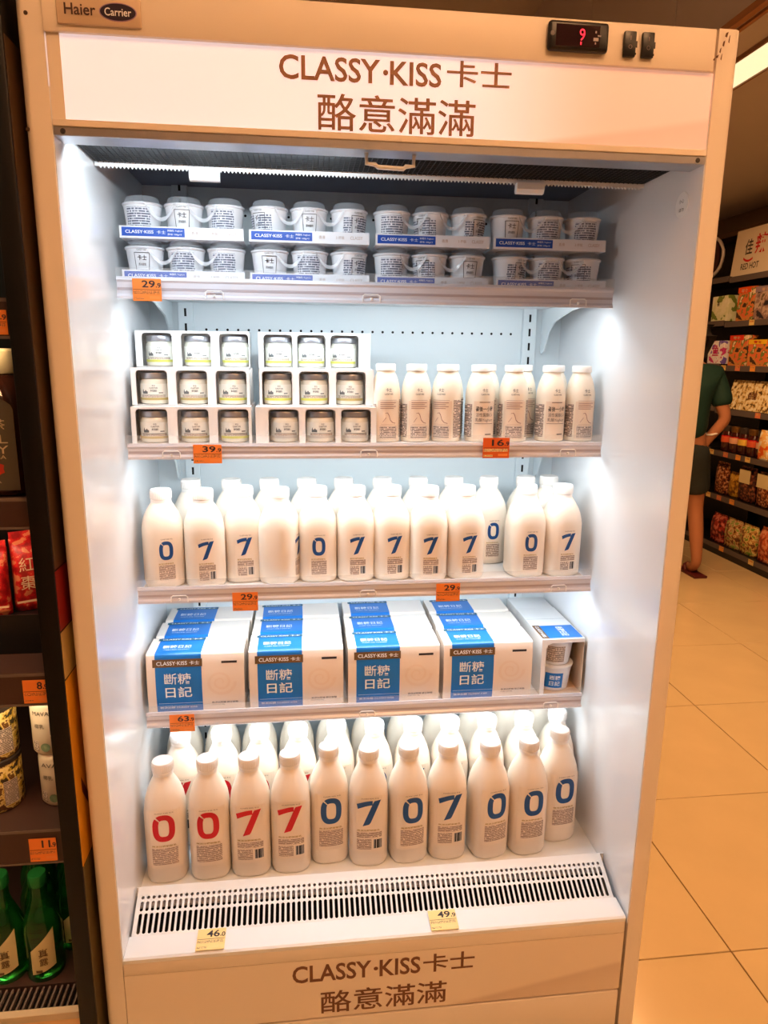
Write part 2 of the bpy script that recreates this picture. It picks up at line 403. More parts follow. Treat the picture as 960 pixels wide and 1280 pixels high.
    # maker's badge
    bd = MB().box(-0.479, -0.365, -0.009, -0.005, 1.876, 1.912).obj('maker_badge', mat('bronze_badge', (198, 176, 150), 0.35, metal=0.1), P, bevel=0.0035, seg=3)
    Ink().text('Haier', -0.447, 1.895, 0.042, 0.0145, 0.016).obj('maker_lettering', mat('badge_ink', (58, 34, 36), 0.5), bd, lambda x, z: -0.0096)
    el = [(-0.396+0.024*math.cos(2*PI*i/28), 1.894+0.0105*math.sin(2*PI*i/28)) for i in range(28)]
    el2 = [(-0.396+0.0255*math.cos(2*PI*i/28), 1.894+0.0118*math.sin(2*PI*i/28)) for i in range(28)]
    Ink().add(el2, [tuple(range(28))]).obj('badge_ring', mat('ring_lilac', (150, 120, 150), 0.4), bd, lambda x, z: -0.0094)
    Ink().add(el, [tuple(range(28))]).obj('badge_oval', mat('oval_navy', (30, 18, 44), 0.4), bd, lambda x, z: -0.0098)
    Ink().text('Carrier', -0.396, 1.894, 0.036, 0.010, 0.01).obj('oval_lettering', white_ink, bd, lambda x, z: -0.0102)
    # thermostat with red figure
    th = MB().box(0.223, 0.317, -0.016, -0.005, 1.880, 1.921).obj('thermostat', black_m, P, bevel=0.006, seg=3)
    Ink().rect(0.234, 0.302, 1.886, 1.915).obj('screen', mat('dark_red_screen', (30, 8, 12), 0.08), th, lambda x, z: -0.0162)
    Ink().text('9', 0.2745, 1.902, 0.0085, 0.016).text('1', 0.2730, 1.8905, 0.002, 0.004).obj('temperature_figure', mat('red_led', (255, 30, 60), 0.4, emit=1.6, var=0), th, lambda x, z: -0.0166)
    Ink().rect(0.2945, 0.2965, 1.905, 1.908).rect(0.292, 0.300, 1.8945, 1.8990).rect(0.2945, 0.2965, 1.890, 1.893).rect(0.2985, 0.3035, 1.9005, 1.9025).obj('indicator', mat('grey_icons', (150, 140, 140), 0.5), th, lambda x, z: -0.0166)
    MB().lathe([(0.0035, 0), (0.003, 0.001)], 16).obj('thermostat_logo', mat('logo_grey', (90, 84, 84), 0.4), th, (0.2285, -0.0158, 1.902), (PI/2, 0, 0))
    for x in (0.343, 0.372):
        sw = MB().box(x, x+0.019, -0.012, -0.005, 1.879, 1.914).obj('rocker_switch', black_m, P, bevel=0.002)
        Ink().text('I', x+0.0095, 1.904, 0.0015, 0.006).text('O', x+0.0095, 1.892, 0.006, 0.006).obj('switch_mark', mat('mark_grey', (120, 100, 100), 0.5), sw, lambda xx, z: -0.0124)
        Ink().rect(x+0.0205, x+0.0225, 1.884, 1.887).rect(x+0.0205, x+0.0235, 1.894, 1.903).obj('switch_caption', dark_ink, sw, lambda xx, z: -0.0053)
    # black air outlet with toothed strip
    ag = MB().box(-0.497, 0.497, 0.045, 0.205, 1.752, 1.80).obj('air_outlet', black_grille, P)
    m = MB()
    for i in range(18): m.box(-0.49, 0.49, 0.05+i*0.0085, 0.0515+i*0.0085, 1.7495, 1.752)
    for i in range(110): x = -0.49+i*0.0089; m.box(x, x+0.0012, 0.05, 0.200, 1.7495, 1.752)
    tag(m.obj('honeycomb', mat('black_honeycomb_rib', (40, 40, 42), 0.5), ag), kind='stuff')
    m = MB().box(-0.497, 0.497, 0.205, 0.209, 1.745, 1.76)
    for i in range(150):
        x = -0.49+i*0.00655; m.prism_y([(x, 1.7455), (x+0.0028, 1.7415), (x+0.0056, 1.7455)], 0.2052, 0.2088)
    m.obj('toothed_strip', white_pl, ag)
    for x0 in (-0.338, 0.249):
        MB().prism_x([(0.196, 1.744), (0.212, 1.744), (0.212, 1.730), (0.2085, 1.726), (0.200, 1.727), (0.196, 1.733)], x0, x0+0.052).obj('strip_clip', white_pl, ag)
    # night-blind handle
    pts = [(-0.045, 1.738), (-0.0445, 1.721), (-0.031, 1.720), (-0.027, 1.7165), (0.013, 1.7155), (0.017, 1.719), (0.029, 1.720), (0.030, 1.738)]
    MB().tube([(x, 0.02, z) for x, z in pts], 0.0035, 8).obj('blind_handle', white_pl, P, smooth=True)
    # round sticker on the right lining
    st = MB().lathe([(0.021, 0), (0.0205, 0.0006)], 28).obj('round_sticker', white_pl, P, (0.4985, 0.060, 1.687), (0, -PI/2, 0))
    Ink().text('小心', -0.001, 0.006, 0.016, 0.007).text('请勿', 0.0, -0.008, 0.016, 0.006).obj('sticker_print', dark_ink, st, lambda x, z: 0.0, (0, 0, 0.0009), (PI/2*3, 0, PI/2*3))
    # led at the top left inner corner
    MB().tube([(-0.482, 0.0535, 1.7455), (-0.02, 0.0535, 1.7455)], 0.0035).obj('led_tube', tube_m, P)
    area('canopy_led', (-0.27, 0.054, 1.7405), (math.radians(38), 0, 0), 0.42, 0.008, 1.5, COOL, P)
    # shelves
    for k, (rb, rt, zs) in enumerate(SH):
        sh = MB().box(-0.486, 0.480, LIP+0.006, BACK-0.012, zs-0.016, zs).obj('shelf', shelf_white, P, bevel=0.0012, seg=1)
        pr = MB().prism_x([(LIP, rb), (LIP+0.006, rb), (LIP+0.006, rt), (LIP+0.003, rt), (LIP+0.001, rt-0.006), (LIP+0.0035, rt-0.010), (LIP+0.0035, rb+0.009), (LIP, rb+0.005)], -0.488, 0.479)
        me = pr.me('price_rail'); fix(me); link('price_rail', me, rail_m, sh)
        Ink().rect(-0.487, 0.478, (rb+rt)/2-0.004, (rb+rt)/2+0.0005).obj('rail_groove', rail_groove, sh, lambda x, z: LIP+0.0029)
        MB().box(-0.488, 0.479, LIP+0.0005, LIP+0.0015, rt-0.004, rt+0.016).obj('clear_upstand', clear_m, sh)
        for x in ((-0.405, -0.015, 0.405) if k != 0 else (-0.31, -0.012, 0.405)):
            z0 = rb+0.003; m = MB()
            m.tube([(x-0.017, LIP-0.0014, z0), (x-0.0165, LIP-0.0014, z0+0.011), (x-0.013, LIP-0.0014, z0+0.0135), (x+0.013, LIP-0.0014, z0+0.0135), (x+0.0165, LIP-0.0014, z0+0.011), (x+0.017, LIP-0.0014, z0)], 0.0012, 6)
            m.lathe([(0.0026, z0+0.003), (0.0026, z0+0.0075)], 8, cx=x, cy=LIP-0.001)
            m.obj('rail_clip', white_pl, sh)
        for s in (-1, 1):
            x = s*0.446; th = 0.0018
            zt = zs-0.0165
            poly = [(BACK-0.012, zt), (LIP+0.02, zt), (LIP+0.02, zt-0.006), (0.40, zt-0.014), (0.50, zt-0.034), (0.535, zt-0.055), (0.56, zt-0.098), (0.578, zt-0.108), (BACK-0.012, zt-0.10)]
            m = MB().prism_x(poly, x-th, x+th).me('bracket'); fix(m); link('bracket', m, inner_white, sh)
        MB().tube([(-0.46, LIP+0.026, zs-0.024), (0.455, LIP+0.026, zs-0.024)], 0.006).obj('led_tube', tube_m, sh)
        area('shelf_led', (0, LIP+0.030, zs-0.033), (math.radians(25), 0, 0), 0.9, 0.02, LED_POWER*(0.66 if k == 3 else 1.0), COOL, sh)
    # deck, intake grille, sill
    dk = MB().box(-0.498, 0.498, 0.13, BACK, DECK-0.014, DECK).obj('deck', shelf_white, P)
    MB().box(-0.498, 0.498, 0.1285, 0.131, DECK-0.05, 0.3645).obj('deck_riser', shelf_white, dk)
    build_grille(P)
    MB().prism_x([(0.127, 0.347), (0.127, 0.343), (0.108, 0.3325), (0.108, 0.3365)], -0.497, 0.497).obj('grille_baffle', mat('grey_baffle', (176, 170, 172), 0.5), P)
    sl = MB().prism_x([(0.0, 0.3065), (0.0, 0.314), (0.004, 0.317), (0.05, 0.3205), (0.05, 0.300), (0.01, 0.300)], -0.498, 0.494); me = sl.me('sill'); fix(me); link('sill', me, shelf_white, P)
    MB().box(-0.498, 0.498, 0.012, 0.13, 0.20, 0.205).obj('duct_floor', dark_void, P)
    MB().box(-0.498, 0.498, 0.126, 0.1285, 0.205, DECK-0.02).obj('duct_back', dark_void, P)
    MB().box(-0.498, 0.498, 0.02, 0.024, 0.205, 0.300).obj('duct_front', dark_void, P)
    MB().box(-0.499, 0.494, 0.000, 0.012, 0.2795, 0.3062).obj('bumper_strip', white_paint, P, bevel=0.0015)
    fp = MB().box(-0.499, 0.494, 0.001, 0.012, 0.140, 0.2785).obj('lower_fascia', swoosh_print('fascia_film', 0.17, 0.150, 0.19, 0.0, (240, 226, 210), (236, 220, 202), (216, 196, 178)), P)
    I = Ink().text('CLASSY', -0.106, 0.247, 0.155, 0.040, 0.018).text('·', -0.0195, 0.246, 0.009, 0.009, 0.02).text('KISS', 0.029, 0.246, 0.082, 0.040, 0.018)
    I.text('卡士', 0.128, 0.247, 0.105, 0.043, 0.012).text('酪意滿滿', -0.002, 0.1765, 0.254, 0.053, 0.008)
    I.obj('lettering', brown_ink, fp, lambda x, z: 0.0004)
    MB().box(-0.499, 0.494, 0.001, 0.03, 0.02, 0.134).obj('kick_panel', white_paint, P, bevel=0.002)
    MB().box(-0.498, 0.498, 0.030, 0.70, 0.02, 0.20).obj('base_box', mat('dark_base', (40, 34, 32), 0.7), P)
    for s in (-1, 1):
        for y in (0.08, 0.66): MB().lathe([(0.025, 0.0), (0.025, 0.006), (0.008, 0.008), (0.008, 0.022)], 14, cx=s*0.46, cy=y).obj('levelling_foot', black_m, P)
def fix(me):
    b = bmesh.new(); b.from_mesh(me); bmesh.ops.recalc_face_normals(b, faces=b.faces); b.to_mesh(me); b.free()
def build_grille(P):
    A, B = Vector((0.13, 0.3655)), Vector((0.05, 0.3205))   # (y, z) top and bottom of the sloping panel
    Ls = (A-B).length; d = (A-B)/Ls
    xs0, xs1 = -0.494, 0.490; n = 90; pitch = (xs1-xs0-0.012)/n
    v = []; f = []
    def pt(u, t): v.append((u, B.x+d.x*t, B.y+d.y*t)); return len(v)-1
    def cell(u0, u1, t0, t1, hw, h0, h1, c):
        um = (u0+u1)/2
        o = [pt(u0, t0), pt(um-hw+c, t0), pt(um+hw-c, t0), pt(u1, t0), pt(u1, h0+c), pt(u1, h1-c), pt(u1, t1), pt(um+hw-c, t1), pt(um-hw+c, t1), pt(u0, t1), pt(u0, h1-c), pt(u0, h0+c)]
        h = [pt(um-hw+c, h0), pt(um+hw-c, h0), pt(um+hw, h0+c), pt(um+hw, h1-c), pt(um+hw-c, h1), pt(um-hw+c, h1), pt(um-hw, h1-c), pt(um-hw, h0+c)]
        f.extend([(o[0], o[1], h[0], h[7], o[11]), (o[1], o[2], h[1], h[0]), (o[2], o[3], o[4], h[2], h[1]), (o[4], o[5], h[3], h[2]),
                  (o[5], o[6], o[7], h[4], h[3]), (o[7], o[8], h[5], h[4]), (o[8], o[9], o[10], h[6], h[5]), (o[10], o[11], h[7], h[6])])
        # folded rim of the hole
        r = []
        for q in h: x, y, z = v[q]; v.append((x, y+0.0006, z-0.0012)); r.append(len(v)-1)
        for i in range(8): f.append((h[i], h[(i+1) % 8], r[(i+1) % 8], r[i]))
    a, b_, c_ = 0.043, 0.066, 0.0765
    for i in range(n):
        u0 = xs0+0.006+i*pitch; u1 = u0+pitch
        cell(u0, u1, 0.002, a, 0.0033, 0.004, a-0.002, 0.002)
        cell(u0, u1, a, b_, 0.0031, a+0.002, b_-0.003, 0.0018)
        cell(u0, u1, b_, c_, 0.0031, b_+0.0012, b_+0.0074, 0.0018)
    def quad(u0, u1, t0, t1): q = [pt(u0, t0), pt(u1, t0), pt(u1, t1), pt(u0, t1)]; f.append(tuple(q))
    quad(xs0, xs1, 0, 0.002); quad(xs0, xs1, c_, Ls); quad(xs0, xs0+0.006, 0.002, c_); quad(xs1-0.006, xs1, 0.002, c_)
    link('intake_grille', mesh('intake_grille', v, f), shelf_white, P)
build_fridge()

# ================================================================== PRICE TAGS
def price_tag(big, small, x, z, y, label, wd=0.052, h=0.040, card=orange_card, rot=(0, 0, 0), group='orange price tags on the cooler'):
    t = empty('price_tag', (x, y, z)); t.rotation_euler = rot; tag(t, label, 'price tag', group)
    MB().box(-wd/2, wd/2, -0.0004, 0.0004, -h/2, h/2).obj('card', card, t)
    fn = lambda xx, zz: -0.0006
    bw = wd*{'11': 0.32, '7': 0.2, '8': 0.22}.get(big, 0.46)
    Ink().text(big, wd*0.29-bw/2, h*0.26, bw, h*0.32, 0.02).text('.', wd*0.335, h*0.14, h*0.055, h*0.055, 0.01).text(small, wd*0.425, h*0.205, wd*0.125, h*0.22, 0.018).obj('price_figure', dark_ink, t, fn)
    Ink().rect(-wd*0.48, wd*0.48, 0.0, h*0.02).obj('rule', dark_ink, t, fn)
    Ink().rect(-wd*0.47, wd*0.44, -h*0.18, -h*0.04).rect(-wd*0.47, -wd*0.12, -h*0.42, -h*0.34).obj('small_print', fine_print('tag_print_'+card.name, (238, 140, 62) if card is orange_card else (250, 220, 150), (92, 52, 30), 420, 900, 0.5), t, fn)
    Ink().rect(wd*0.08, wd*0.44, -h*0.40, -h*0.28).obj('barcode', fine_print('tag_barcode_'+card.name, (238, 140, 62) if card is not yellow_card else (250, 220, 150), (40, 26, 24), 3, 1500, 0.6), t, fn)
    return t
TY = LIP-0.0045
price_tag('29', '9', -0.432, 1.546, TY, 'orange 29.9 price tag on the top cooler shelf, at its left end')
price_tag('39', '9', -0.335, 1.238, TY, 'orange price tag reading 39.9 below the yoghurt jars', 0.055, 0.037)
price_tag('16', '9', 0.248, 1.248, TY-0.003, 'dark orange price tag reading 16.9 below the slim bottles', 0.056, 0.042, mat('deep_orange_price_card', (214, 92, 26), 0.5))
price_tag('29', '9', -0.2715, 0.929, TY, 'orange 29.9 price tag on the third shelf, left of the other')
price_tag('29', '9', 0.1575, 0.9365, TY, 'orange 29.9 price tag on the third shelf, above the fourth blue carton')
price_tag('63', '9', -0.413, 0.659, TY, 'orange price tag reading 63.9 below the blue cartons')
price_tag('46', '0', -0.339, 0.3225, 0.0265, 'yellow price tag lying at the left of the sill below the red zeros', 0.054, 0.046, yellow_card, (math.radians(-84), 0, 0))
price_tag('49', '9', 0.119, 0.3225, 0.0265, 'yellow price tag lying at the middle of the sill below the blue sevens', 0.056, 0.046, yellow_card, (math.radians(-84), 0, 0))

# ================================================================== TOP SHELF: cup packs
def cup_meshes():
    r0, r1, h = 0.0285, 0.0365, 0.064
    cup = MB().lathe([(r0-0.003, 0), (r0, 0.002), (r1-0.0015, h-0.004), (r1, h-0.003), (r1+0.001, h), (r1-0.001, h+0.001)], 28).me('cup', smooth=True, angle=0.6)
    lid = MB().lathe([(r1+0.0014, h-0.002), (r1+0.0014, h+0.0015), (r1-0.004, h+0.003), (r1-0.006, h+0.011), (r1-0.008, h+0.013)], 28).me('lid', smooth=True, angle=0.6)
    def wrap(I, name, e=0.0005):
        v = []
        for x, z in I.v:
            R = r0+(r1-r0)*z/h+e; a = x/R; v.append((R*math.sin(a), -R*math.cos(a), z))
        return mesh(name, v, I.f)
    fp = wrap(Ink().rect(-0.023, 0.023, 0.010, 0.056, 12), 'fine_print')
    fp2 = wrap(Ink().rect(-0.002, 0.026, 0.010, 0.050, 8).rect(-0.03, -0.012, 0.010, 0.050, 6), 'fine_print')
    fr = Ink()
    for a, b, c, d in ((-0.0145, 0.0145, 0.0525, 0.0535), (-0.012, 0.012, 0.0215, 0.0225)): fr.rect(a, b, c, d, 8)
    fr.add([(-0.0148, 0.053), (-0.0138, 0.053), (-0.0115, 0.022), (-0.0125, 0.022)], [(0, 3, 2, 1)]).add([(0.0148, 0.053), (0.0138, 0.053), (0.0115, 0.022), (0.0125, 0.022)], [(0, 1, 2, 3)])
    fr.text('卡士', 0, 0.044, 0.017, 0.0095, 0.01).text('原味酸奶', 0, 0.032, 0.014, 0.005, 0.004).text('CLASSY KISS', 0, 0.058, 0.018, 0.003)
    lg = wrap(fr, 'cup_logo')
    return cup, lid, fp, fp2, lg
CUP = cup_meshes()
cup_m = mat('white_paper_cup', (232, 232, 236), 0.4, var=0.02); lid_m = mat('clear_lid', (235, 238, 244), 0.1, var=0.0, alpha=0.22)
band_white = mat('sleeve_white', (232, 232, 238), 0.35); band_blue = mat('sleeve_blue', (26, 78, 178), 0.35)
film_m = mat('cling_film', (244, 244, 248), 0.12, var=0.0, alpha=0.5)
def cup_pack(x0, x1, z0, styles, label):
    w_ = x1-x0; t = empty('yoghurt_cup_pack', ((x0+x1)/2, 0.287, z0)); tag(t, label, 'yoghurt', 'shrink-wrapped packs of three yoghurt cups on the top shelf')
    cup, lid, fp, fp2, lg = CUP; step = w_/3
    for i in range(3):
        c = link('cup', cup, cup_m, t, ((i-1)*step, 0.040, 0.0), (0, 0, {0: 0.0, 1: 0.15, 2: -0.6, 3: 0.5, 4: -0.1}[styles[i]]))
        link('lid', lid, lid_m, c)
        if styles[i] in (0, 1, 4) and styles[i] != 4: link('cup_logo', lg, dark_ink, c)
        if styles[i] in (1, 4): link('fine_print', fp, para_blue, c) if styles[i] == 4 else link('fine_print', fp2, para_blue, c)
        if styles[i] in (2, 3): link('cup_logo', lg, dark_ink, c); link('fine_print', fp2, para_blue, c)
    MB().box(-w_/2+0.002, w_/2-0.002, 0.0, 0.076, -0.0005, 0.0).box(-w_/2+0.002, w_/2-0.002, 0.0, 0.001, 0.0, 0.021).obj('sleeve', band_white, t)
    fn = lambda x, z: -0.0004
    Ink().rect(-w_/2+0.006, w_*0.02, 0.003, 0.0185).obj('blue_print', band_blue, t, fn)
    fn2 = lambda x, z: -0.0007
    Ink().text('CLASSY·KISS', -w_*0.335, 0.0108, w_*0.22, 0.0058, 0.012).text('卡士', -w_*0.165, 0.0108, w_*0.07, 0.006).text('鮮酪乳 Yoghurt', -w_*0.055, 0.0138, w_*0.12, 0.0042).text('原味 100g×3', -w_*0.06, 0.0072, w_*0.11, 0.0040).obj('lettering', white_ink, t, fn2)
    Ink().text('香滑', w_*0.10, 0.0108, 0.012, 0.006).text('3 杯裝', w_*0.25, 0.0108, 0.016, 0.006).text('CLASSY', w_*0.385, 0.0108, 0.024, 0.006).obj('pale_lettering', mat('pale_gold_ink', (190, 170, 160), 0.5), t, fn2)
    for i in (0, 1):     # taut film web sagging between the cups
        xa = (i-1)*step; v = []; f = []
        for k in range(15):
            u = k/14; q = 1-(2*u-1)**2; x = xa+step*(0.16+0.68*u); y = 0.0010+0.010*q; z = 0.060-0.024*q
            v += [(x, y, z-0.0038), (x, y+0.001, z+0.0030)]
            if k: f.append((2*k-2, 2*k, 2*k+1, 2*k-1))
        link('shrink_film', mesh('shrink_film', v, f, True), film_m, t)
    return t
cols = [(-0.484, -0.252), (-0.246, -0.012), (-0.004, 0.228), (0.240, 0.474)]
sty_up = [(4, 0, 4), (2, 0, 3), (4, 2, 3), (0, 4, 4)]; sty_lo = [(0, 4, 4), (0, 4, 3), (4, 2, 0), (3, 4, 2)]
ZT = SH[0][2]
for i, (a, b) in enumerate(cols):
    nm = ['far left', 'second from the left', 'third from the left', 'far right'][i]
    cup_pack(a, b, ZT+0.0006, sty_lo[i], 'pack of three white yoghurt cups, lower layer of the top shelf, %s' % nm)
    cup_pack(a-(0.008 if i == 3 else 0), b-(0.006 if i == 3 else 0), ZT+0.0006+0.0782, sty_up[i], 'pack of three white yoghurt cups, upper layer of the top shelf, %s' % nm)

# ================================================================== SECOND SHELF: jars in cartons, slim bottles
def jar_meshes():
    r = 0.029
    glass = MB().lathe([(r-0.004, 0), (r-0.0005, 0.002), (r, 0.006), (r, 0.044), (r-0.002, 0.048), (r-0.003, 0.051)], 24).me('jar_body', smooth=True, angle=0.7)
    lid = MB().lathe([(r-0.0025, 0.0505), (r-0.001, 0.0515), (r-0.001, 0.0605), (r-0.002, 0.0625)], 24).me('lid', smooth=True, angle=0.6)
    def wrap(I, name, e):
        return mesh(name, [((r+e)*math.sin(x/(r+e)), -(r+e)*math.cos(x/(r+e)), z) for x, z in I.v], I.f)
    lab = wrap(Ink().rect(-0.036, 0.036, 0.010, 0.041, 18), 'label', 0.0004)
    st = wrap(Ink().rect(-0.036, 0.036, 0.0085, 0.0135, 18), 'stripe', 0.0006)
    lg = wrap(Ink().text('卡士', 0.002, 0.0375, 0.007, 0.0038, 0.012).text('CLASSY·KISS', 0.002, 0.0328, 0.016, 0.0028, 0.01).text('馬茲瑞拉', 0.002, 0.0272, 0.013, 0.0042, 0.016).rect(-0.026, 0.026, 0.0185, 0.0192, 12), 'lettering', 0.0009)
    ho = Ink().rect(-0.022, -0.010, 0.021, 0.026, 3)
    ho.add([(-0.022, 0.026), (-0.019, 0.026), (-0.0205, 0.031)], [(0, 1, 2)]).add([(-0.017, 0.026), (-0.012, 0.026), (-0.0145, 0.029)], [(0, 1, 2)]).rect(0.012, 0.021, 0.022, 0.024, 3)
    pic = wrap(ho, 'picture', 0.0009)
    fpm = wrap(Ink().rect(-0.026, 0.026, 0.0145, 0.0175, 12), 'fine_print', 0.0008)
    return glass, lid, lab, st, lg, pic, fpm
JAR = jar_meshes()
jar_glass = mat('milky_jar_glass', (226, 224, 210), 0.12, coat=0.5, var=0.02); jar_lid = mat('silver_jar_lid', (158, 158, 164), 0.32, metal=0.75, scale=40)
jar_label = mat('cream_jar_label', (236, 236, 228), 0.5, var=0.02); jar_stripe = [mat('lime_stripe', (206, 206, 96), 0.5), mat('tan_stripe', (188, 170, 110), 0.5), mat('grey_stripe', (190, 186, 178), 0.5)]
def jar(x, y, z, rz, stripe, label):
    t = empty('yoghurt_jar', (x, y, z), rz); tag(t, label, 'jar', 'glass yoghurt jars on the second shelf')
    g, l, lab, st, lg, pic, fpm = JAR
    b = link('jar_body', g, jar_glass, t); link('lid', l, jar_lid, t); lb = link('label', lab, jar_label, t)
    s_ = link('stripe', st.copy(), jar_stripe[stripe], lb)
    link('lettering', lg, dark_ink, lb); link('picture', pic, mat('grey_farm_picture', (104, 108, 110), 0.5), lb); link('fine_print', fpm, para_grey, lb)
def jar_carton(x0, x1, y, z0, jx, rzs, stripes, where):
    H = 0.0735; D = 0.064; t = empty('jar_carton', ((x0+x1)/2, y, z0)); tag(t, 'white card carton with three windows, %s' % where, 'carton', 'white jar cartons on the second shelf')
    xc = (x0+x1)/2; th = 0.0012; a, b = x0-xc, x1-xc
    m = MB().box(a, b, 0, D, 0, 0.001).box(a, a+th, 0, D, 0.001, H).box(b-th, b, 0, D, 0.001, H).box(a, b, D-th, D, 0.001, H).box(a, b, 0.0, D, H-0.001, H)
    m.obj('carton_shell', carton_white, t)
    # front panel: three windows with rounded upper corners cut in it
    edges = []; fr = MB(); xs = [a]
    for j in jx: xs += [j-xc-0.0305, j-xc+0.0305]
    xs.append(b)
    for k in range(0, 8, 2):
        if xs[k+1]-xs[k] > 0.0005: fr.box(xs[k], xs[k+1], -0.0008, 0.0004, 0, H)
    for k in (1, 3, 5):
        fr.box(xs[k], xs[k+1], -0.0008, 0.0004, H-0.0045, H)
        for sx, s in ((xs[k], 1), (xs[k+1], -1)):
            fr.prism_y([(sx, H-0.0045), (sx, H-0.011), (sx+s*0.0018, H-0.0068), (sx+s*0.006, H-0.0045)], -0.0008, 0.0004)
    me = fr.me('window_panel'); fix(me); link('window_panel', me, carton_white, t)
    for k, j in enumerate(jx):
        jar(j, y+0.0315, z0+0.0012, rzs[k], stripes[k], 'silver-lidded yoghurt jar, %s in the %s' % (('leftmost', 'middle', 'rightmost')[k], where))
Z2 = SH[1][2]+0.0005
for (x0, x1, y, lv, jx, rz, stp, wh) in (
    (-0.484, -0.250, 0.288, 0, (-0.4445, -0.3645, -0.286), (0.1, 0.1, 0.15), (1, 1, 0), 'left carton of the bottom layer'),
    (-0.242, 0.003, 0.288, 0, (-0.1855, -0.1115, -0.039), (0.15, 0.1, 0.0), (2, 2, 2), 'right carton of the bottom layer'),
    (-0.486, -0.254, 0.318, 1, (-0.446, -0.368, -0.290), (0, 0.1, 0.1), (1, 1, 0), 'left carton of the middle layer'),
    (-0.234, 0.000, 0.318, 1, (-0.198, -0.123, -0.0475), (0.05, 0.05, -0.1), (0, 0, 1), 'right carton of the middle layer'),
    (-0.490, -0.257, 0.395, 2, (-0.446, -0.367, -0.289), (0, 0, 0.1), (0, 0, 0), 'left carton of the top layer'),
    (-0.238, 0.000, 0.395, 2, (-0.197, -0.1265, -0.0555), (0.0, 0.0, -0.25), (0, 0, 0), 'right carton of the top layer')):
    if lv == 2:   # the set-back top cartons rest on a further pair behind the front ones
        pass
    jar_carton(x0, x1, y, Z2+lv*0.0745, jx, rz, stp, wh)
for x0, x1, lv, wh in ((-0.484, -0.250, 0, 'lower left'), (-0.242, 0.0, 0, 'lower right'), (-0.486, -0.254, 1, 'upper left'), (-0.234, 0.0, 1, 'upper right')):
    t = empty('jar_carton', ((x0+x1)/2, 0.384, Z2+lv*0.0745)); tag(t, 'closed white card carton hidden behind the jar cartons, %s of four' % wh, 'carton', 'white jar cartons on the second shelf')
    MB().box((x0-x1)/2, (x1-x0)/2, 0, 0.066, 0, 0.0735).obj('carton_shell', carton_white, t, bevel=0.001)
    MB().box((x0-x1)/2+0.01, (x1-x0)/2-0.01, -0.0006, 0.0, 0.058, 0.070).obj('tuck_flap', carton_white, t)

def slim_meshes():
    r = 0.0315
    body = MB().lathe([(r-0.005, 0), (r-0.001, 0.0015), (r, 0.006), (r, 0.098), (r-0.0008, 0.106), (r-0.004, 0.122), (r-0.009, 0.136), (r-0.0125, 0.143), (r-0.0125, 0.147)], 28).me('bottle_body', smooth=True, angle=0.8)
    cap = MB().lathe([(0.0200, 0.1465), (0.0208, 0.1475), (0.0208, 0.158), (0.0195, 0.1605)], 28).me('cap', smooth=True, angle=0.6)
    def wrap(I, name, e):
        v = []
        for x, z in I.v:
            R = (r if z < 0.1 else r-0.0008-max(0, z-0.106)*0.22)+e; v.append((R*math.sin(x/R), -R*math.cos(x/R), z))
        return mesh(name, v, I.f)
    lab = wrap(Ink().rect(-0.024, 0.024, 0.006, 0.086, 14), 'label', 0.0003)
    side = (wrap(Ink().rect(0.028, 0.058, 0.010, 0.088, 10), 'side_fine_print', 0.0004), wrap(Ink().rect(-0.058, -0.028, 0.010, 0.080, 10), 'side_fine_print', 0.0004))
    lg = wrap(Ink().text('卡士', 0, 0.1085, 0.0125, 0.0075, 0.004).text('CLASSY·KISS', 0, 0.100, 0.018, 0.003, 0.008), 'logo', 0.0009)
    f1 = Ink().rect(-0.019, 0.019, 0.0872, 0.0878, 8)
    for k in range(4): f1.rect(-0.018, 0.017-0.006*(k % 2), 0.082-0.004*k, 0.0832-0.004*k, 8)
    pts = [(-0.008, 0.060), (-0.003, 0.061), (0.000, 0.056), (0.003, 0.046), (0.008, 0.041), (0.015, 0.039)]
    for (xa, za), (xb, zb) in zip(pts, pts[1:]): f1.add([(xa, za), (xb, zb), (xb+0.001, zb+0.0012), (xa+0.001, za+0.0012)], [(0, 1, 2, 3)])
    f1.rect(-0.016, 0.016, 0.0372, 0.0376, 8)
    for x, y in ((-0.006, 0.05),): f1.add([(x, 0.052), (x+0.001, 0.052), (x-0.006, 0.042), (x-0.007, 0.042)], [(0, 1, 2, 3)])
    gr = wrap(f1, 'graph', 0.0009)
    fp = wrap(Ink().rect(-0.019, 0.019, 0.008, 0.034, 10), 'fine_print', 0.0007)
    bigt = wrap(Ink().text('餐後一小時', 0, 0.070, 0.040, 0.0105, 0.01), 'headline', 0.0009)
    big2 = wrap(Ink().text('活性菌酪C-I', 0, 0.0575, 0.038, 0.008, 0.004).text('乳酪Yoghurt', 0, 0.0465, 0.040, 0.009, 0.004).rect(-0.021, 0.021, 0.0385, 0.0395, 8).rect(0.002, 0.018, 0.015, 0.0175, 4).rect(-0.012, 0.012, 0.083, 0.0845, 6), 'subline', 0.0009)
    return body, cap, lab, side, lg, gr, fp, bigt, big2
SLIM = slim_meshes()
slim_m = mat('slim_bottle_plastic', (236, 226, 208), 0.3, var=0.02, sss=0.1); slim_label = mat('slim_label', (228, 208, 186), 0.45, var=0.02)
rose_ink = mat('rose_ink', (150, 108, 104), 0.5); grey_ink = mat('warm_grey_ink', (110, 94, 88), 0.5)
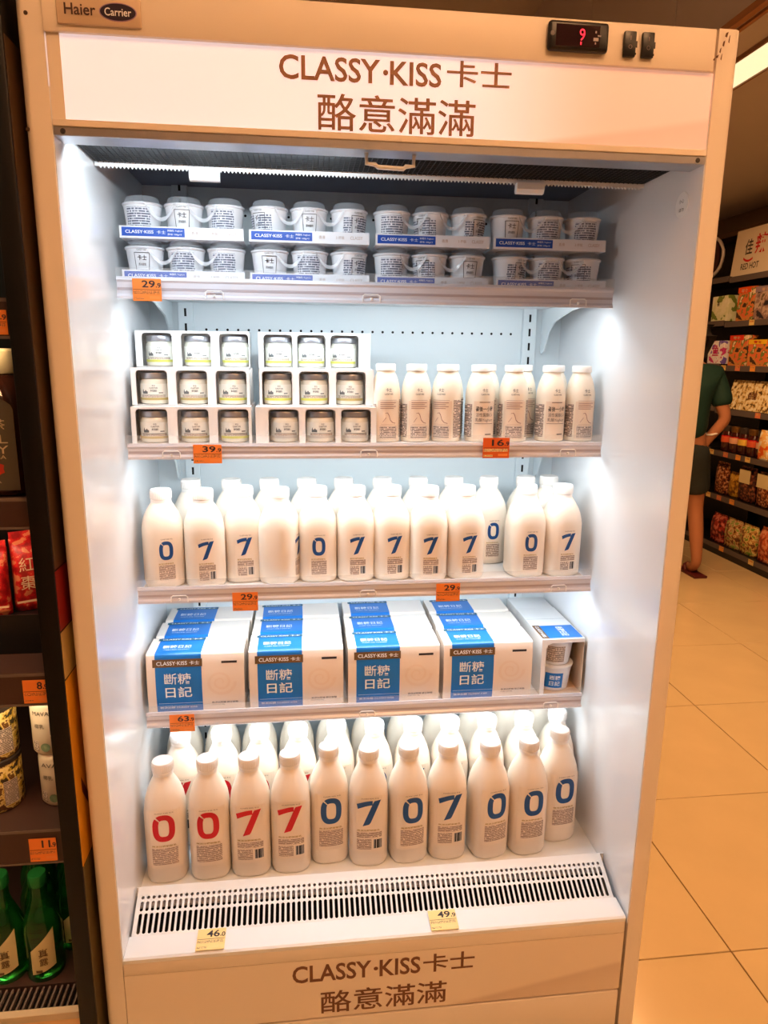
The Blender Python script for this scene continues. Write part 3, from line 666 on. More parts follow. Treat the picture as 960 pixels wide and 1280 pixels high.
def slim(x, y, rz, style, label):
    body, cap, lab, side, lg, gr, fp, bigt, big2 = SLIM
    t = empty('yoghurt_drink_bottle', (x, y, SH[1][2]), rz); tag(t, label, 'bottle', 'slim yoghurt bottles on the second shelf')
    b = link('bottle_body', body, slim_m, t); link('cap', cap, cap_m, t); l = link('label', lab, slim_label, t)
    if style is None: return
    link('logo', lg, dark_ink, b); [link('side_fine_print', q_, para_grey, b) for q_ in side]
    if style == 'graph': link('graph', gr, rose_ink, l); link('fine_print', fp, para_grey, l)
    else: link('headline', bigt, dark_ink, l); link('subline', big2, grey_ink, l)
sx = [(0.027, 'graph', 0.1), (0.0915, 'graph', 0.12), (0.157, 'graph', -0.55), (0.231, 'big', 0.1), (0.304, 'graph', -0.15), (0.388, 'big', 0.12), (0.4535, 'graph', 0.12)]
for i, (x, st, rz) in enumerate(sx):
    slim(x, 0.334, rz, st, 'slim cream yoghurt bottle, %s in the front row on the second shelf' % nth(i, 7))
for i, x in enumerate((0.036, 0.106, 0.178, 0.262, 0.345, 0.420)):
    slim(x, 0.404, 0.3*math.sin(i*2.1), 'graph', 'slim cream yoghurt bottle in the back row on the second shelf, %s' % nth(i, 6))

# ================================================================== MILK BOTTLES (third shelf and deck)
def milk_meshes(r, h, dz, dh, dw, key):
    """r half width, h height; digit centre height dz, digit height dh, width dw"""
    q = 3.0; n = 32; s_ = h/0.265
    P = [(r*0.80, 0, q), (r*0.93, 0.002, q), (r, 0.010, q), (r, 0.155*s_, q), (r*0.985, 0.165*s_, 2.8), (r*0.93, 0.182*s_, 2.6), (r*0.82, 0.199*s_, 2.4), (r*0.68, 0.214*s_, 2.2), (r*0.55, 0.225*s_, 2.0), (r*0.475, 0.2315*s_, 2.0), (r*0.47, 0.237*s_, 2.0)]
    body = MB().lathe(P, n).me('bottle_body', smooth=True, angle=0.9)
    c0 = h-0.0285; rc = r*0.515
    cap = MB().lathe([(rc*0.93, c0, 2.0), (rc*0.97, c0+0.001, 2.0), (rc*0.97, c0+0.007, 2.0), (rc*0.93, c0+0.0075, 2.0), (rc, c0+0.009, 2.0), (rc, c0+0.0255, 2.0), (rc*0.94, c0+0.0285, 2.0)], 28).me('cap', smooth=True, angle=0.6)
    rb = MB()
    for k in range(36):
        a = 2*PI*k/36; x, y = (rc+0.0002)*math.cos(a), (rc+0.0002)*math.sin(a); rb.tube([(x, y, c0+0.010), (x, y, c0+0.024)], 0.0005, 4)
    ribs = rb.me('cap_ribs')
    def fn(e): return lambda x, z: -(r)*(max(0.0, 1-(abs(x)/r)**q))**(1/q)-e
    lab = Ink().rect(-dw*0.75, dw*0.75, dz-dh/2-0.064*s_, dz+dh/2+0.010, 12).me('label', fn(0.0003))
    zero = Ink().add(*digit_zero(dw, dh), 0, dz).me('figure', fn(0.0009)); seven = Ink().add(*digit_seven(dw*1.08, dh), 0, dz).me('figure', fn(0.0009))
    head = Ink().text('CLASSY·KISS 卡士', 0.002, dz+dh/2+0.0045, dw*0.85, 0.0030, 0.008).me('heading', fn(0.0008))
    sub = Ink().text('無添加糖鮮酪乳', -0.001, dz-dh/2-0.0105*s_, dw*1.1, 0.0045*s_, 0.01).me('subheading', fn(0.0008))
    pz = dz-dh/2-0.015*s_
    p0 = Ink().rect(-dw*0.58, dw*0.58, pz-0.040*s_, pz, 8).me('fine_print', fn(0.0006))
    p7 = Ink().rect(-dw*0.58, dw*0.62, pz-0.014*s_, pz, 8).rect(-dw*0.58, dw*0.12, pz-0.042*s_, pz-0.017*s_, 6).me('fine_print', fn(0.0006))
    bc = Ink().rect(dw*0.22, dw*0.62, pz-0.040*s_, pz-0.018*s_, 4).me('barcode', fn(0.0008))
    return dict(body=body, cap=cap, ribs=ribs, label=lab, zero=zero, seven=seven, head=head, sub=sub, p0=p0, p7=p7, bc=bc)
MILK = milk_meshes(0.0425, 0.265, 0.134, 0.062, 0.045, 'a')
MILKS = milk_meshes(0.0420, 0.205, 0.082, 0.040, 0.028, 'b')
label_m = mat('bottle_label', (242, 229, 213), 0.42, var=0.02)
def milk(M, x, y, z, rz, dig, ink, label, group, detail=True):
    t = empty('milk_bottle', (x, y, z), rz); tag(t, label, 'bottle', group)
    link('bottle_body', M['body'], bottle_m, t); c = link('cap', M['cap'], cap_m, t)
    if not detail: return t
    link('cap_ribs', M['ribs'], cap_m, c)
    l = link('label', M['label'], label_m, t)
    me = M['zero' if dig == '0' else 'seven']
    key = (me.name, ink.name)
    if key not in MILK_INK: q = me.copy(); q.materials.clear(); q.materials.append(ink); MILK_INK[key] = q
    link('figure', MILK_INK[key], None, l)
    link('heading', M['head'], grey_ink, l); link('subheading', M['sub'], gold_ink, l)
    link('fine_print', M['p0' if dig == '0' else 'p7'], para, l)
    if dig == '7': link('barcode', M['bc'], barcode_m, l)
    return t
MILK_INK = {}
row = [(-0.448, '0', 0, .08), (-0.357, '0', 0, .05), (-0.271, '7', 0, .0), (-0.1855, '7', .002, .0), (-0.102, '0', .022, .08), (-0.016, '7', .006, -.05), (0.072, '0', .006, .12), (0.160, '7', .008, .0), (0.253, '0', .002, .22), (0.342, '0', .004, .10), (0.426, '0', .040, .12)]
for i, (x, dg, dy, rz) in enumerate(row):
    ink = red_ink if i < 4 else blue_ink
    milk(MILK, x, 0.2045+dy, DECK, rz, dg, ink, 'white bottle with a %s %s, %s in the bottom front row' % ('red' if i < 4 else 'blue', dg, nth(i, 11)), 'milk bottles at the front of the bottom deck')
for i, x in enumerate((-0.430, -0.340, -0.255, -0.168, -0.080, 0.008, 0.098, 0.186, 0.275, 0.365, 0.452)):
    milk(MILK, x, 0.318 if i not in (4, 10) else 0.330, DECK, 0.1*math.sin(i*3), '0' if i % 3 else '7', red_ink if i < 4 else blue_ink, 'white bottle in the second row of the bottom deck, %s' % nth(i, 11), 'milk bottles in the second row of the bottom deck')
for i, x in enumerate((-0.440, -0.350, -0.262, -0.172, -0.084, 0.004, 0.092, 0.180, 0.268, 0.356, 0.446)):
    milk(MILK, x, 0.425, DECK, 0, '0', blue_ink, 'white capped bottle in the third row of the bottom deck, %s' % nth(i, 11), 'milk bottles in the third row of the bottom deck', False)
row3 = [(-0.449, '0', -.0, .3), (-0.358, '7', -.006, .2), (-0.2775, '7', .022, .1), (-0.2, '7', 0, 1.2), (-0.119, '0', .010, .05), (-0.036, '7', .010, .05), (0.043, '7', .010, .1), (0.124, '7', -.002, .0), (0.207, '7', .002, .1), (0.348, '0', .006, .05), (0.431, '7', .006, .1)]
for i, (x, dg, dy, rz) in enumerate(row3):
    milk(MILKS, x if i else -0.4445, 0.332+dy, SH[2][2], rz, dg, blue_ink, 'short white bottle, %s in the front row on the third shelf' % nth(i, 11), 'short milk bottles at the front of the third shelf')
for i, x in enumerate((-0.400, -0.310, -0.225, -0.140, -0.055, 0.035, 0.120, 0.205, 0.290, 0.380, 0.455)):
    milk(MILKS, x if x < 0.44 else 0.437, 0.448, SH[2][2], 0.1, '7' if i % 2 else '0', blue_ink, 'short white bottle in the back row of the third shelf, %s' % nth(i, 11), 'short milk bottles in the back row of the third shelf', True)

# ================================================================== FOURTH SHELF: blue and white cartons
def carton_mesh(w_, d, h):
    m = MB(); n = 8; prof = []
    for k in range(n+1):   # slightly bowed front, rounded top fold
        t = k/n; prof.append((-0.004*math.sin(PI*t), t*(h-0.006)))
    prof += [(0.0012, h-0.0025), (0.005, h), (d-0.005, h+0.0005), (d, h-0.004), (d, 0)]
    m.prism_x(prof, -w_/2, w_/2); me = m.me('carton_body', smooth=True, angle=0.5); fix(me); return me, prof
CW, CD, CH = 0.205, 0.092, 0.1395
CART, CPROF = carton_mesh(CW, CD, CH)
def on_carton(x0, x1, z0, z1, e, name, top=0.0):
    """a strip laid over the carton front between heights z0..z1, and on over the top by `top`"""
    pr = [(y, z) for y, z in CPROF[:9] if z0 < z < z1]
    def fy(z):
        for (ya, za), (yb, zb) in zip(CPROF, CPROF[1:11]):
            if za <= z <= zb: return ya+(yb-ya)*(z-za)/max(1e-9, zb-za)
        return 0
    path = [(fy(z0)-e, z0)]+[(y-e, z) for y, z in pr]
    if top: path += [(fy(CH-0.006)-e, CH-0.006), (0.0012-e, CH-0.0025+e*0.5), (0.005, CH+e), (top, CH+e+0.0005*top/CD)]
    else: path += [(fy(z1)-e, z1)]
    v = []; f = []
    for i, (y, z) in enumerate(path):
        v += [(x0, y, z), (x1, y, z)]
        if i: f.append((2*i-2, 2*i-1, 2*i+1, 2*i))
    return mesh(name, v, f)
BX0, BX1 = -CW/2+0.018, -CW/2+0.115
FRONT = lambda e: (lambda x, z: -0.004*math.sin(PI*min(1, z/(CH-0.006)))-e)
bc_ = (BX0+BX1)/2
CM = dict(band=on_carton(BX0, BX1, 0.0, CH, 0.0004, 'blue_band', CD-0.006),
          strip=on_carton(BX0-0.005, BX1+0.002, CH-0.029, CH-0.0115, 0.0009, 'brand_strip'),
          brand=Ink().text('CLASSY·KISS', bc_-0.013, CH-0.0203, 0.064, 0.0085, 0.012).text('卡士', bc_+0.034, CH-0.0203, 0.021, 0.0085, 0.012).me('brand_lettering', FRONT(0.0013)),
          name_=Ink().text('斷糖', bc_-0.002, 0.084, 0.056, 0.025, 0.004).text('日記', bc_-0.001, 0.053, 0.056, 0.025, 0.012).rect(BX0+0.004, BX1, 0.0262, 0.0268, 4).text('無添加糖 CLASSY KISS', bc_-0.003, 0.0165, 0.078, 0.0048).me('name_lettering', FRONT(0.0009)),
          dash=Ink().rect(0.055, 0.088, CH-0.024, CH-0.019).me('dash_mark', FRONT(0.0008)),
          line=Ink().text('無添加蔗糖 醇正鮮酪', 0.060, 0.0245, 0.056, 0.0045).text('CLASSY KISS 100g', 0.045, 0.0185, 0.028, 0.003).me('small_lettering', FRONT(0.0008)),
          topt=Ink().text('斷糖日記', bc_-0.006, 0.036, 0.060, 0.016, 0.004).text('CLASSY KISS YOGHURT', bc_-0.006, 0.020, 0.056, 0.004, 0.0).me_xy('top_lettering', CH+0.0016),
          tops=Ink().rect(BX0-0.004, BX1+0.001, CD-0.022, CD-0.010).me_xy('top_brand_strip', CH+0.0014),
          topb=Ink().text('CLASSY·KISS 卡士', bc_, CD-0.016, 0.088, 0.0075, 0.012).me_xy('top_brand_lettering', CH+0.0018))
def swirl():
    v = []; f = []; n = 60
    for k in range(n+1):
        t = k/n; a = -0.6+t*4.2*PI; R = 0.004+0.026*t; wd_ = 0.0012+0.0022*t
        for rr in (R-wd_, R+wd_): v.append((0.052+rr*1.05*math.cos(a), 0.072+rr*math.sin(a)))
        if k: b = 2*k; f.append((b-2, b-1, b+1, b))
    I = Ink(); I.v = v; I.f = f; return I.me('swirl_picture', FRONT(0.0005))
CM['swirl'] = swirl()
carton_cream = mat('white_printed_carton', (240, 226, 212), 0.35, var=0.015, coat=0.2)
swirl_m = mat('cream_swirl', (236, 219, 203), 0.4, var=0.02)
def blue_carton(x, y, z, label, front, rz=0.0, last=False):
    t = empty('yoghurt_carton', (x, y, z), rz); tag(t, label, 'carton', 'blue and white yoghurt cartons on the fourth shelf')
    b = link('carton_body', CART, carton_cream, t); band = link('blue_band', CM['band'], carton_blue, t)
    link('top_lettering', CM['topt'], white_ink, band); ts = link('top_brand_strip', CM['tops'], mat('teal_brand_strip', (40, 92, 112), 0.4), t); link('top_brand_lettering', CM['topb'], white_ink, ts)
    if front:
        s_ = link('brand_strip', CM['strip'], brand_brown, t); link('brand_lettering', CM['brand'], white_ink, s_)
        link('name_lettering', CM['name_'], white_ink, band); link('small_lettering', CM['line'], dark_ink, b); link('dash_mark', CM['dash'], dark_ink, b); link('swirl_picture', CM['swirl'], swirl_m, b)
cx = [-0.3845, -0.1685, 0.0475, 0.2625]
for i, x in enumerate(cx):
    for j in range(3):
        y = 0.2885+j*0.0975+(0.0, 0.002, 0.004, 0.002)[i]*j
        blue_carton(x+0.004*j*(-1 if i == 0 else 0.3)+(0.007*j if i == 0 else 0), y, SH[3][2], 'blue and white yoghurt carton, %s column of the fourth shelf, %s' % (('first', 'second', 'third', 'fourth')[i], ('front', 'second row', 'back row')[j]), j == 0, 0.012*math.sin(i*3+j*2) if j else 0.0)
# the carton turned sideways, open end with two stacked cups
def side_carton():
    w_, L, h = 0.100, 0.205, 0.136
    t = empty('yoghurt_carton', (0.441, 0.296, SH[3][2]), 0.0); tag(t, 'white yoghurt carton turned sideways, its open end showing two stacked cups', 'carton', 'blue and white yoghurt cartons on the fourth shelf')
    warm_board = mat('warm_tinted_board', (226, 200, 172), 0.5, var=0.03)  # white board coloured tan, warm light painted into the inside
    m = MB().box(-w_/2, w_/2, 0.0, L, 0, 0.0012).box(-w_/2, -w_/2+0.0012, 0.0, L, 0.0012, h).box(w_/2-0.0012, w_/2, 0.0, L, 0.0012, h).box(-w_/2, w_/2, 0.0, L, h, h+0.0012).box(-w_/2+0.0012, w_/2-0.0012, L-0.0012, L, 0.0012, h)
    m.obj('carton_shell', warm_board, t)
    MB().box(-w_/2-0.001, -w_/2+0.009, -0.0012, 0.0, 0.0, h+0.001).box(-w_/2+0.009, w_/2, -0.0012, 0.0, h-0.007, h+0.001).prism_y([(-w_/2+0.009, h-0.007), (-w_/2+0.009, h-0.022), (-w_/2+0.013, h-0.012), (-w_/2+0.024, h-0.007)], -0.0012, 0.0).obj('end_frame', carton_white, t)
    MB().box(-w_/2-0.0008, w_/2+0.0002, -0.001, L, h+0.0012, h+0.0018).box(-w_/2-0.0008, -w_/2-0.0001, -0.001, L, 0.0, h+0.0012).obj('outer_wrap', carton_white, t)
    bt = MB().box(-w_/2+0.006, w_/2-0.002, 0.006, 0.082, h+0.0018, h+0.0022).obj('blue_band', carton_blue, t)
    MB().box(-w_/2+0.001, -w_/2+0.018, 0.004, 0.084, h+0.0022, h+0.0026).obj('brand_strip', brand_brown, t)
    I = Ink().text('斷糖日記', 0, 0, 0.042, 0.014, 0.012); link('name_lettering', mesh('name_lettering', [(0.012+z*1.3, 0.044-x*1.3, h+0.0027) for x, z in I.v], I.f), white_ink, bt)
    I = Ink().text('CLASSY·KISS', 0, 0, 0.050, 0.008, 0.012); link('brand_lettering', mesh('brand_lettering', [(-w_/2+0.0095+z, 0.044-x*1.3, h+0.0031) for x, z in I.v], I.f), white_ink, bt)
    MB().box(-w_/2+0.001, w_/2-0.001, 0.125, 0.126, h+0.0018, h+0.0022).obj('top_seam', mat('seam_grey', (190, 190, 190), 0.5), t)
    for k, z in enumerate((0.0016, 0.0662)):
        c = empty('yoghurt_cup', (0.4385, 0.3435, SH[3][2]+z)); c.scale = (1.08, 1.08, 1.08); tag(c, 'white yoghurt cup inside the open carton, %s' % ('lower one with a blue label' if k == 0 else 'upper one with printed text'), 'yoghurt', 'cups inside the sideways carton')
        b = MB().lathe([(0.030, 0), (0.032, 0.002), (0.0385, 0.052), (0.0405, 0.054), (0.0405, 0.057), (0.0385, 0.058)], 28).obj('cup_body', cup_m, c, smooth=True, angle=0.6)
        MB().lathe([(0.0412, 0.0555), (0.0412, 0.0585), (0.039, 0.0592)], 28).obj('lid', white_pl, c, smooth=True, angle=0.6)
        fn = lambda x, zz: -math.sqrt(max(0, (0.0322+0.0065*zz/0.052+0.0006)**2-x*x))
        if k == 0:
            l = Ink().rect(-0.027, 0.009, 0.008, 0.044, 10).obj('label', carton_blue, c, fn)
            fn2 = lambda x, zz: fn(x, zz)-0.0005
            Ink().text('斷糖', -0.008, 0.033, 0.022, 0.011, 0.012).text('日記', -0.008, 0.019, 0.022, 0.011, 0.012).obj('label_lettering', white_ink, l, fn2)
        else:
            Ink().rect(-0.026, 0.010, 0.008, 0.046, 10).obj('fine_print', para_grey, c, fn)
    t2 = empty('yoghurt_carton', (0.441, 0.505, SH[3][2])); tag(t2, 'plain white carton end-on behind the sideways open carton', 'carton', 'blue and white yoghurt cartons on the fourth shelf')
    MB().box(-0.0495, 0.0495, 0, 0.08, 0, 0.136).obj('carton_body', carton_white, t2, bevel=0.001)
    MB().box(-0.045, 0.045, -0.0006, 0, 0.12, 0.134).obj('tuck_flap', carton_white, t2)
side_carton()
#@@PART2
# ================================================================== THE DARK COOLER AT THE LEFT
def card(I, name, m, parent, y=0.0): return I.obj(name, m, parent, lambda x, z: y)
def left_unit():
    U = empty('dark_display_cooler', (-1.0, 0, 0)); tag(U, 'black open cooler at the left edge, stocked with drinks', 'fridge')
    bk = mat('black_lacquer', (7, 6, 6), 0.45, var=0.15, scale=4, spec=0.25); bi = mat('black_liner', (10, 9, 9), 0.6, var=0.2, spec=0.3)
    br = mat('dark_brown_rail', (58, 38, 32), 0.4, var=0.08); gr = mat('grey_rail_edge', (104, 90, 84), 0.4)
    X0 = -1.0
    def b(name, m, x0, x1, *r, **k): return MB().box(x0-X0, x1-X0, *r).obj(name, m, U, **k)
    b('side_post', bk, -0.579, -0.5475, -0.022, 0.05, 0.0, 2.05, bevel=0.003)
    sp = b('side_panel', bi, -0.576, -0.5475, 0.05, 0.74, 0.0, 2.05)
    b('side_post', bk, -1.450, -1.405, -0.022, 0.05, 0.0, 2.05, bevel=0.003); b('side_panel', bi, -1.450, -1.408, 0.05, 0.74, 0.0, 2.05)
    b('back_panel', bi, -1.408, -0.576, 0.62, 0.74, 0.0, 2.05); b('canopy', bk, -1.405, -0.579, 0.0, 0.62, 1.86, 2.05)
    for rb, rt in ((1.45, 1.51), (1.153, 1.205), (0.845, 0.905), (0.537, 0.607)):
        s_ = b('shelf', br, -1.405, -0.579, 0.006, 0.62, rt-0.022, rt-0.006)
        MB().box(-1.405-X0, -0.579-X0, 0.0, 0.006, rb, rt).obj('price_rail', br, s_); MB().box(-1.405-X0, -0.579-X0, -0.001, 0.0, rt-0.006, rt-0.001).box(-1.405-X0, -0.579-X0, -0.001, 0.0, rb, rb+0.004).obj('rail_edge', gr, s_)
    b('deck', br, -1.405, -0.579, 0.06, 0.62, 0.205, 0.218)
    g = b('grille_tray', bk, -1.405, -0.579, 0.012, 0.06, 0.19, 0.205)
    for i in range(16):
        x = -0.60-i*0.0115; MB().box(x-0.0018-X0, x+0.0018-X0, 0.012, 0.06, 0.2055, 0.2135).obj('grille_slat', gr, g)
    b('sill', mat('pale_sill', (196, 178, 152), 0.4), -1.405, -0.579, -0.004, 0.012, 0.198, 0.214, bevel=0.001, seg=1)
    fa = b('fascia', mat('cream_fascia', (236, 190, 140), 0.45), -1.405, -0.579, -0.002, 0.02, 0.0, 0.197)
    for x, z, r, m in ((-0.715, 0.145, 0.040, mat('orange_dot', (236, 150, 40), 0.5)), (-0.765, 0.150, 0.034, mat('teal_dot', (70, 120, 128), 0.5)), (-0.66, 0.07, 0.03, mat('teal_dot', (70, 120, 128), 0.5))):
        MB().lathe([(r, 0), (r, 0.0008)], 28).obj('printed_dot', m, fa, (x-X0, -0.002, z), (PI/2, 0, 0))
    # posters stuck on the side that faces the white cooler
    for nm, z0, z1, c in (('olive_poster', 0.10, 0.54, (92, 78, 44)), ('yellow_poster', 0.54, 0.90, (206, 140, 26)), ('pale_poster', 0.90, 0.985, (170, 140, 80)), ('red_poster', 0.985, 1.09, (120, 20, 16)), ('brown_poster', 1.09, 1.86, (66, 48, 28))):
        MB().box(-0.5475-X0, -0.5465-X0, -0.019, 0.30, z0, z1-0.004).obj(nm, mat(nm, c, 0.35), sp)
    for y0, z0, y1, z1 in ((0.010, 0.70, 0.060, 0.615),):
        MB().add([(-0.5463-X0, y0, z0), (-0.5463-X0, y1, z1), (-0.5463-X0, y1, z1-0.02), (-0.5463-X0, y0, z0-0.03)], [(0, 1, 2, 3)]).obj('dark_stripe', mat('maroon_stripe', (88, 16, 24), 0.4), sp)
    for k, z in enumerate((1.835,)):
        MB().tube([(-1.38-X0, 0.05, z), (-0.62-X0, 0.05, z)], 0.008).obj('lamp_tube', mat('warm_tube', (255, 214, 160), 0.4, emit=6, var=0), U)
        area('cooler_lamp', (-0.85, 0.06, z-0.015), (math.radians(20), 0, 0), 0.5, 0.02, 1.2, (1, 0.78, 0.5), U)
    for zz in (1.505-0.04, 1.205-0.04, 0.905-0.04, 0.607-0.04):
        MB().tube([(-1.38-X0, 0.022, zz), (-0.62-X0, 0.022, zz)], 0.005).obj('lamp_tube', mat('warm_tube', (255, 214, 160), 0.4, emit=6, var=0), U)
        area('cooler_lamp', (-0.85, 0.026, zz-0.008), (math.radians(25), 0, 0), 0.5, 0.015, 0.9, (1, 0.74, 0.44), U)
left_unit()
GP = 'price tags on the black cooler'
price_tag('7', '9', -0.612, 1.474, -0.0025, 'orange price tag near the top of the black cooler', 0.050, 0.036, group=GP)
price_tag('8', '9', -0.602, 0.872, -0.0025, 'orange price tag under the red pouches in the black cooler', 0.040, 0.042, group=GP)
price_tag('11', '9', -0.6175, 0.567, -0.0025, 'orange price tag reading 11.9 above the green bottles', 0.046, 0.046, group=GP)
def tea_bottle(x, y, z, label):
    t = empty('tea_bottle', (x, y, z)); tag(t, label, 'bottle')
    gl = mat('dark_tea_glass', (48, 22, 14), 0.08, coat=0.6)
    b = MB().lathe([(0.050, 0, 4), (0.056, 0.004, 4), (0.056, 0.150, 4), (0.050, 0.170, 3.5), (0.042, 0.190, 2.5), (0.034, 0.200, 2)], 32).obj('bottle_body', gl, t, smooth=True, angle=0.8)
    MB().lathe([(0.040, 0.196), (0.041, 0.198), (0.041, 0.232), (0.038, 0.236)], 28).obj('cap', mat('cream_cap', (232, 208, 160), 0.4), t, smooth=True, angle=0.6)
    arch = [(-0.053, 0.012), (0.053, 0.012), (0.053, 0.142)]+[(0.053*math.cos(a*PI/10), 0.142+0.022*math.sin(a*PI/10)) for a in range(1, 10)]+[(-0.053, 0.142)]
    fn = lambda xx, zz: -0.0568 if abs(xx) < 0.04 else -0.0568
    l = Ink().add(arch, [tuple(range(len(arch)))]).obj('label', mat('grey_green_label', (74, 68, 54), 0.5), t, lambda xx, zz: -0.0570)
    pale = mat('pale_label_ink', (196, 176, 136), 0.5)
    Ink().text('伯爵紅茶', 0.0, 0.118, 0.078, 0.017).obj('lettering', pale, l, lambda xx, zz: -0.0574)
    Ink().text('EARL', 0.006, 0.095, 0.070, 0.0135).text('GREY', 0.006, 0.078, 0.070, 0.0135).text('BLACK TEA', 0.004, 0.066, 0.064, 0.006).obj('lettering', pale, l, lambda xx, zz: -0.0574)
    Ink().text('MILK TEA', 0.0, 0.026, 0.05, 0.004).obj('lettering', pale, l, lambda xx, zz: -0.0574)
    Ink().add([(0.018+0.012*math.cos(a*PI/7)*(1+0.25*(a % 2)), 0.047+0.011*math.sin(a*PI/7)*(1+0.25*(a % 2))) for a in range(14)], [tuple(range(14))]).obj('flower_picture', mat('red_flower', (176, 44, 26), 0.5), l, lambda xx, zz: -0.0574)
tea_bottle(-0.657, 0.085, 1.2, 'dark tea bottle with grey EARL GREY label in the black cooler')
def pouch(name, label, cat, x, y, z, wd, dp, h, m, rz=0.0, group=None, extra=None, rx=0.0):
    """a filled bag: bulging body pinched into a crimped seam"""
    t = empty(name, (x, y, z), rz); t.rotation_euler = (rx, 0, rz); tag(t, label, cat, group)
    n, k = 8, 10; v = []; f = []
    for j in range(k+1):
        u = j/k; zz = h*u; bul = dp/2*(math.sin(PI*min(1, max(0.0, u*0.93+0.05)))**0.6 if u < 0.97 else 0.04)
        if u == 0: bul = dp/2*0.75
        for i in range(2*n):
            a = 2*PI*i/(2*n); cx_, sy_ = math.cos(a), math.sin(a)
            kx = abs(cx_)**0.5*(1 if cx_ >= 0 else -1); ky = abs(sy_)**0.8*(1 if sy_ >= 0 else -1)
            v.append((wd/2*kx*(1-0.04*math.sin(PI*u)), bul*ky+dp*0.03*math.sin(9*u+i), zz))
    for j in range(k):
        for i in range(2*n): a = j*2*n+i; b2 = j*2*n+(i+1) % (2*n); f.append((a, b2, b2+2*n, a+2*n))
    f += [tuple(range(2*n-1, -1, -1)), tuple(k*2*n+i for i in range(2*n))]
    link('pouch_body', mesh('pouch_body', v, f, True), m, t)
    MB().box(-wd*0.48, wd*0.48, -0.0012, 0.0012, h-0.002, h+0.012).obj('crimped_seam', m, t)
    if extra: extra(t)
    return t
red_pack = blotch('red_foil_print', [(150, 8, 14), (176, 16, 20), (206, 30, 30), (222, 120, 80)], 60)
tray = empty('black_tray', (-0.70, 0.20, 0.899)); tag(tray, 'low black tray carrying the red pouches in the black cooler', 'tray')
MB().box(-0.18, 0.10, -0.10, 0.12, 0.0, 0.065).obj('tray_body', black_m, tray, bevel=0.004); MB().box(-0.18, 0.10, -0.104, -0.100, 0.0, 0.074).obj('front_lip', black_m, tray)
def red_extra(t): Ink().rect(-0.004, 0.022, 0.035, 0.10).obj('side_label', mat('sage_label', (148, 140, 104), 0.5), t, lambda x, z: -0.0262); Ink().text('紅棗', -0.022, 0.08, 0.02, 0.028).obj('lettering', mat('cream_ink', (230, 190, 150), 0.5), t, lambda x, z: -0.0266)
def red_extra2(t): Ink().text('紅', -0.008, 0.09, 0.026, 0.026).text('棗', -0.008, 0.055, 0.026, 0.026).rect(-0.03, 0.03, 0.018, 0.022).obj('lettering', mat('cream_ink', (230, 190, 150), 0.5), t, lambda x, z: -0.0264)
pouch('red_pouch', 'red foil pouch at the left of its row in the black cooler', 'pouch', -0.712, 0.128, 0.9645, 0.066, 0.045, 0.125, red_pack, 0.25, 'red foil pouches', red_extra2)
pouch('red_pouch', 'red foil pouch in the middle of its row in the black cooler', 'pouch', -0.655, 0.165, 0.9645, 0.062, 0.045, 0.135, red_pack, 0.5, 'red foil pouches', red_extra2)
pouch('red_pouch', 'red foil pouch with sage label beside the black post', 'pouch', -0.622, 0.225, 0.9645, 0.060, 0.045, 0.140, red_pack, 0.6, 'red foil pouches', red_extra)
def cream_bottle(x, y, z, h, label):
    t = empty('drink_bottle', (x, y, z)); tag(t, label, 'bottle', 'cream capped drink bottles in the black cooler')
    MB().lathe([(0.026, 0), (0.029, 0.003), (0.029, h*0.62), (0.018, h*0.80), (0.014, h*0.86)], 24).obj('bottle_body', mat('dark_drink', (40, 26, 22), 0.12, coat=0.5), t, smooth=True, angle=0.8)
    MB().lathe([(0.019, h*0.84), (0.020, h*0.85), (0.020, h*0.985), (0.018, h)], 24).obj('cap', mat('cream_cap', (232, 208, 160), 0.4), t, smooth=True, angle=0.6)
    MB().lathe([(0.0293, h*0.15), (0.0296, h*0.16), (0.0296, h*0.55), (0.0293, h*0.56)], 24, cap=False).obj('label', mat('pale_band', (200, 190, 170), 0.5), t, smooth=True)
cream_bottle(-0.700, 0.36, 0.899, 0.245, 'dark bottle with cream cap behind the red pouches, left one')
cream_bottle(-0.640, 0.38, 0.899, 0.245, 'dark bottle with cream cap behind the red pouches, right one')
def green_leafy(t):
    for i in range(9):
        a = i*0.7; MB().tube([(0.0+0.03*math.sin(a), -0.018, 0.10+0.012*i), (0.028*math.cos(a*1.7), -0.034, 0.125+0.012*i)], 0.006, 6).obj('leaf', mat('leaf_green', (84, 140, 30), 0.5), t)
pouch('salad_bag', 'clear bag of green leaves on the top shelf of the black cooler', 'bag', -0.672, 0.07, 1.5045, 0.085, 0.06, 0.24, blotch('salad_print', [(30, 54, 14), (96, 142, 36), (178, 190, 120), (120, 104, 60)], 45), 0.1, None, green_leafy)
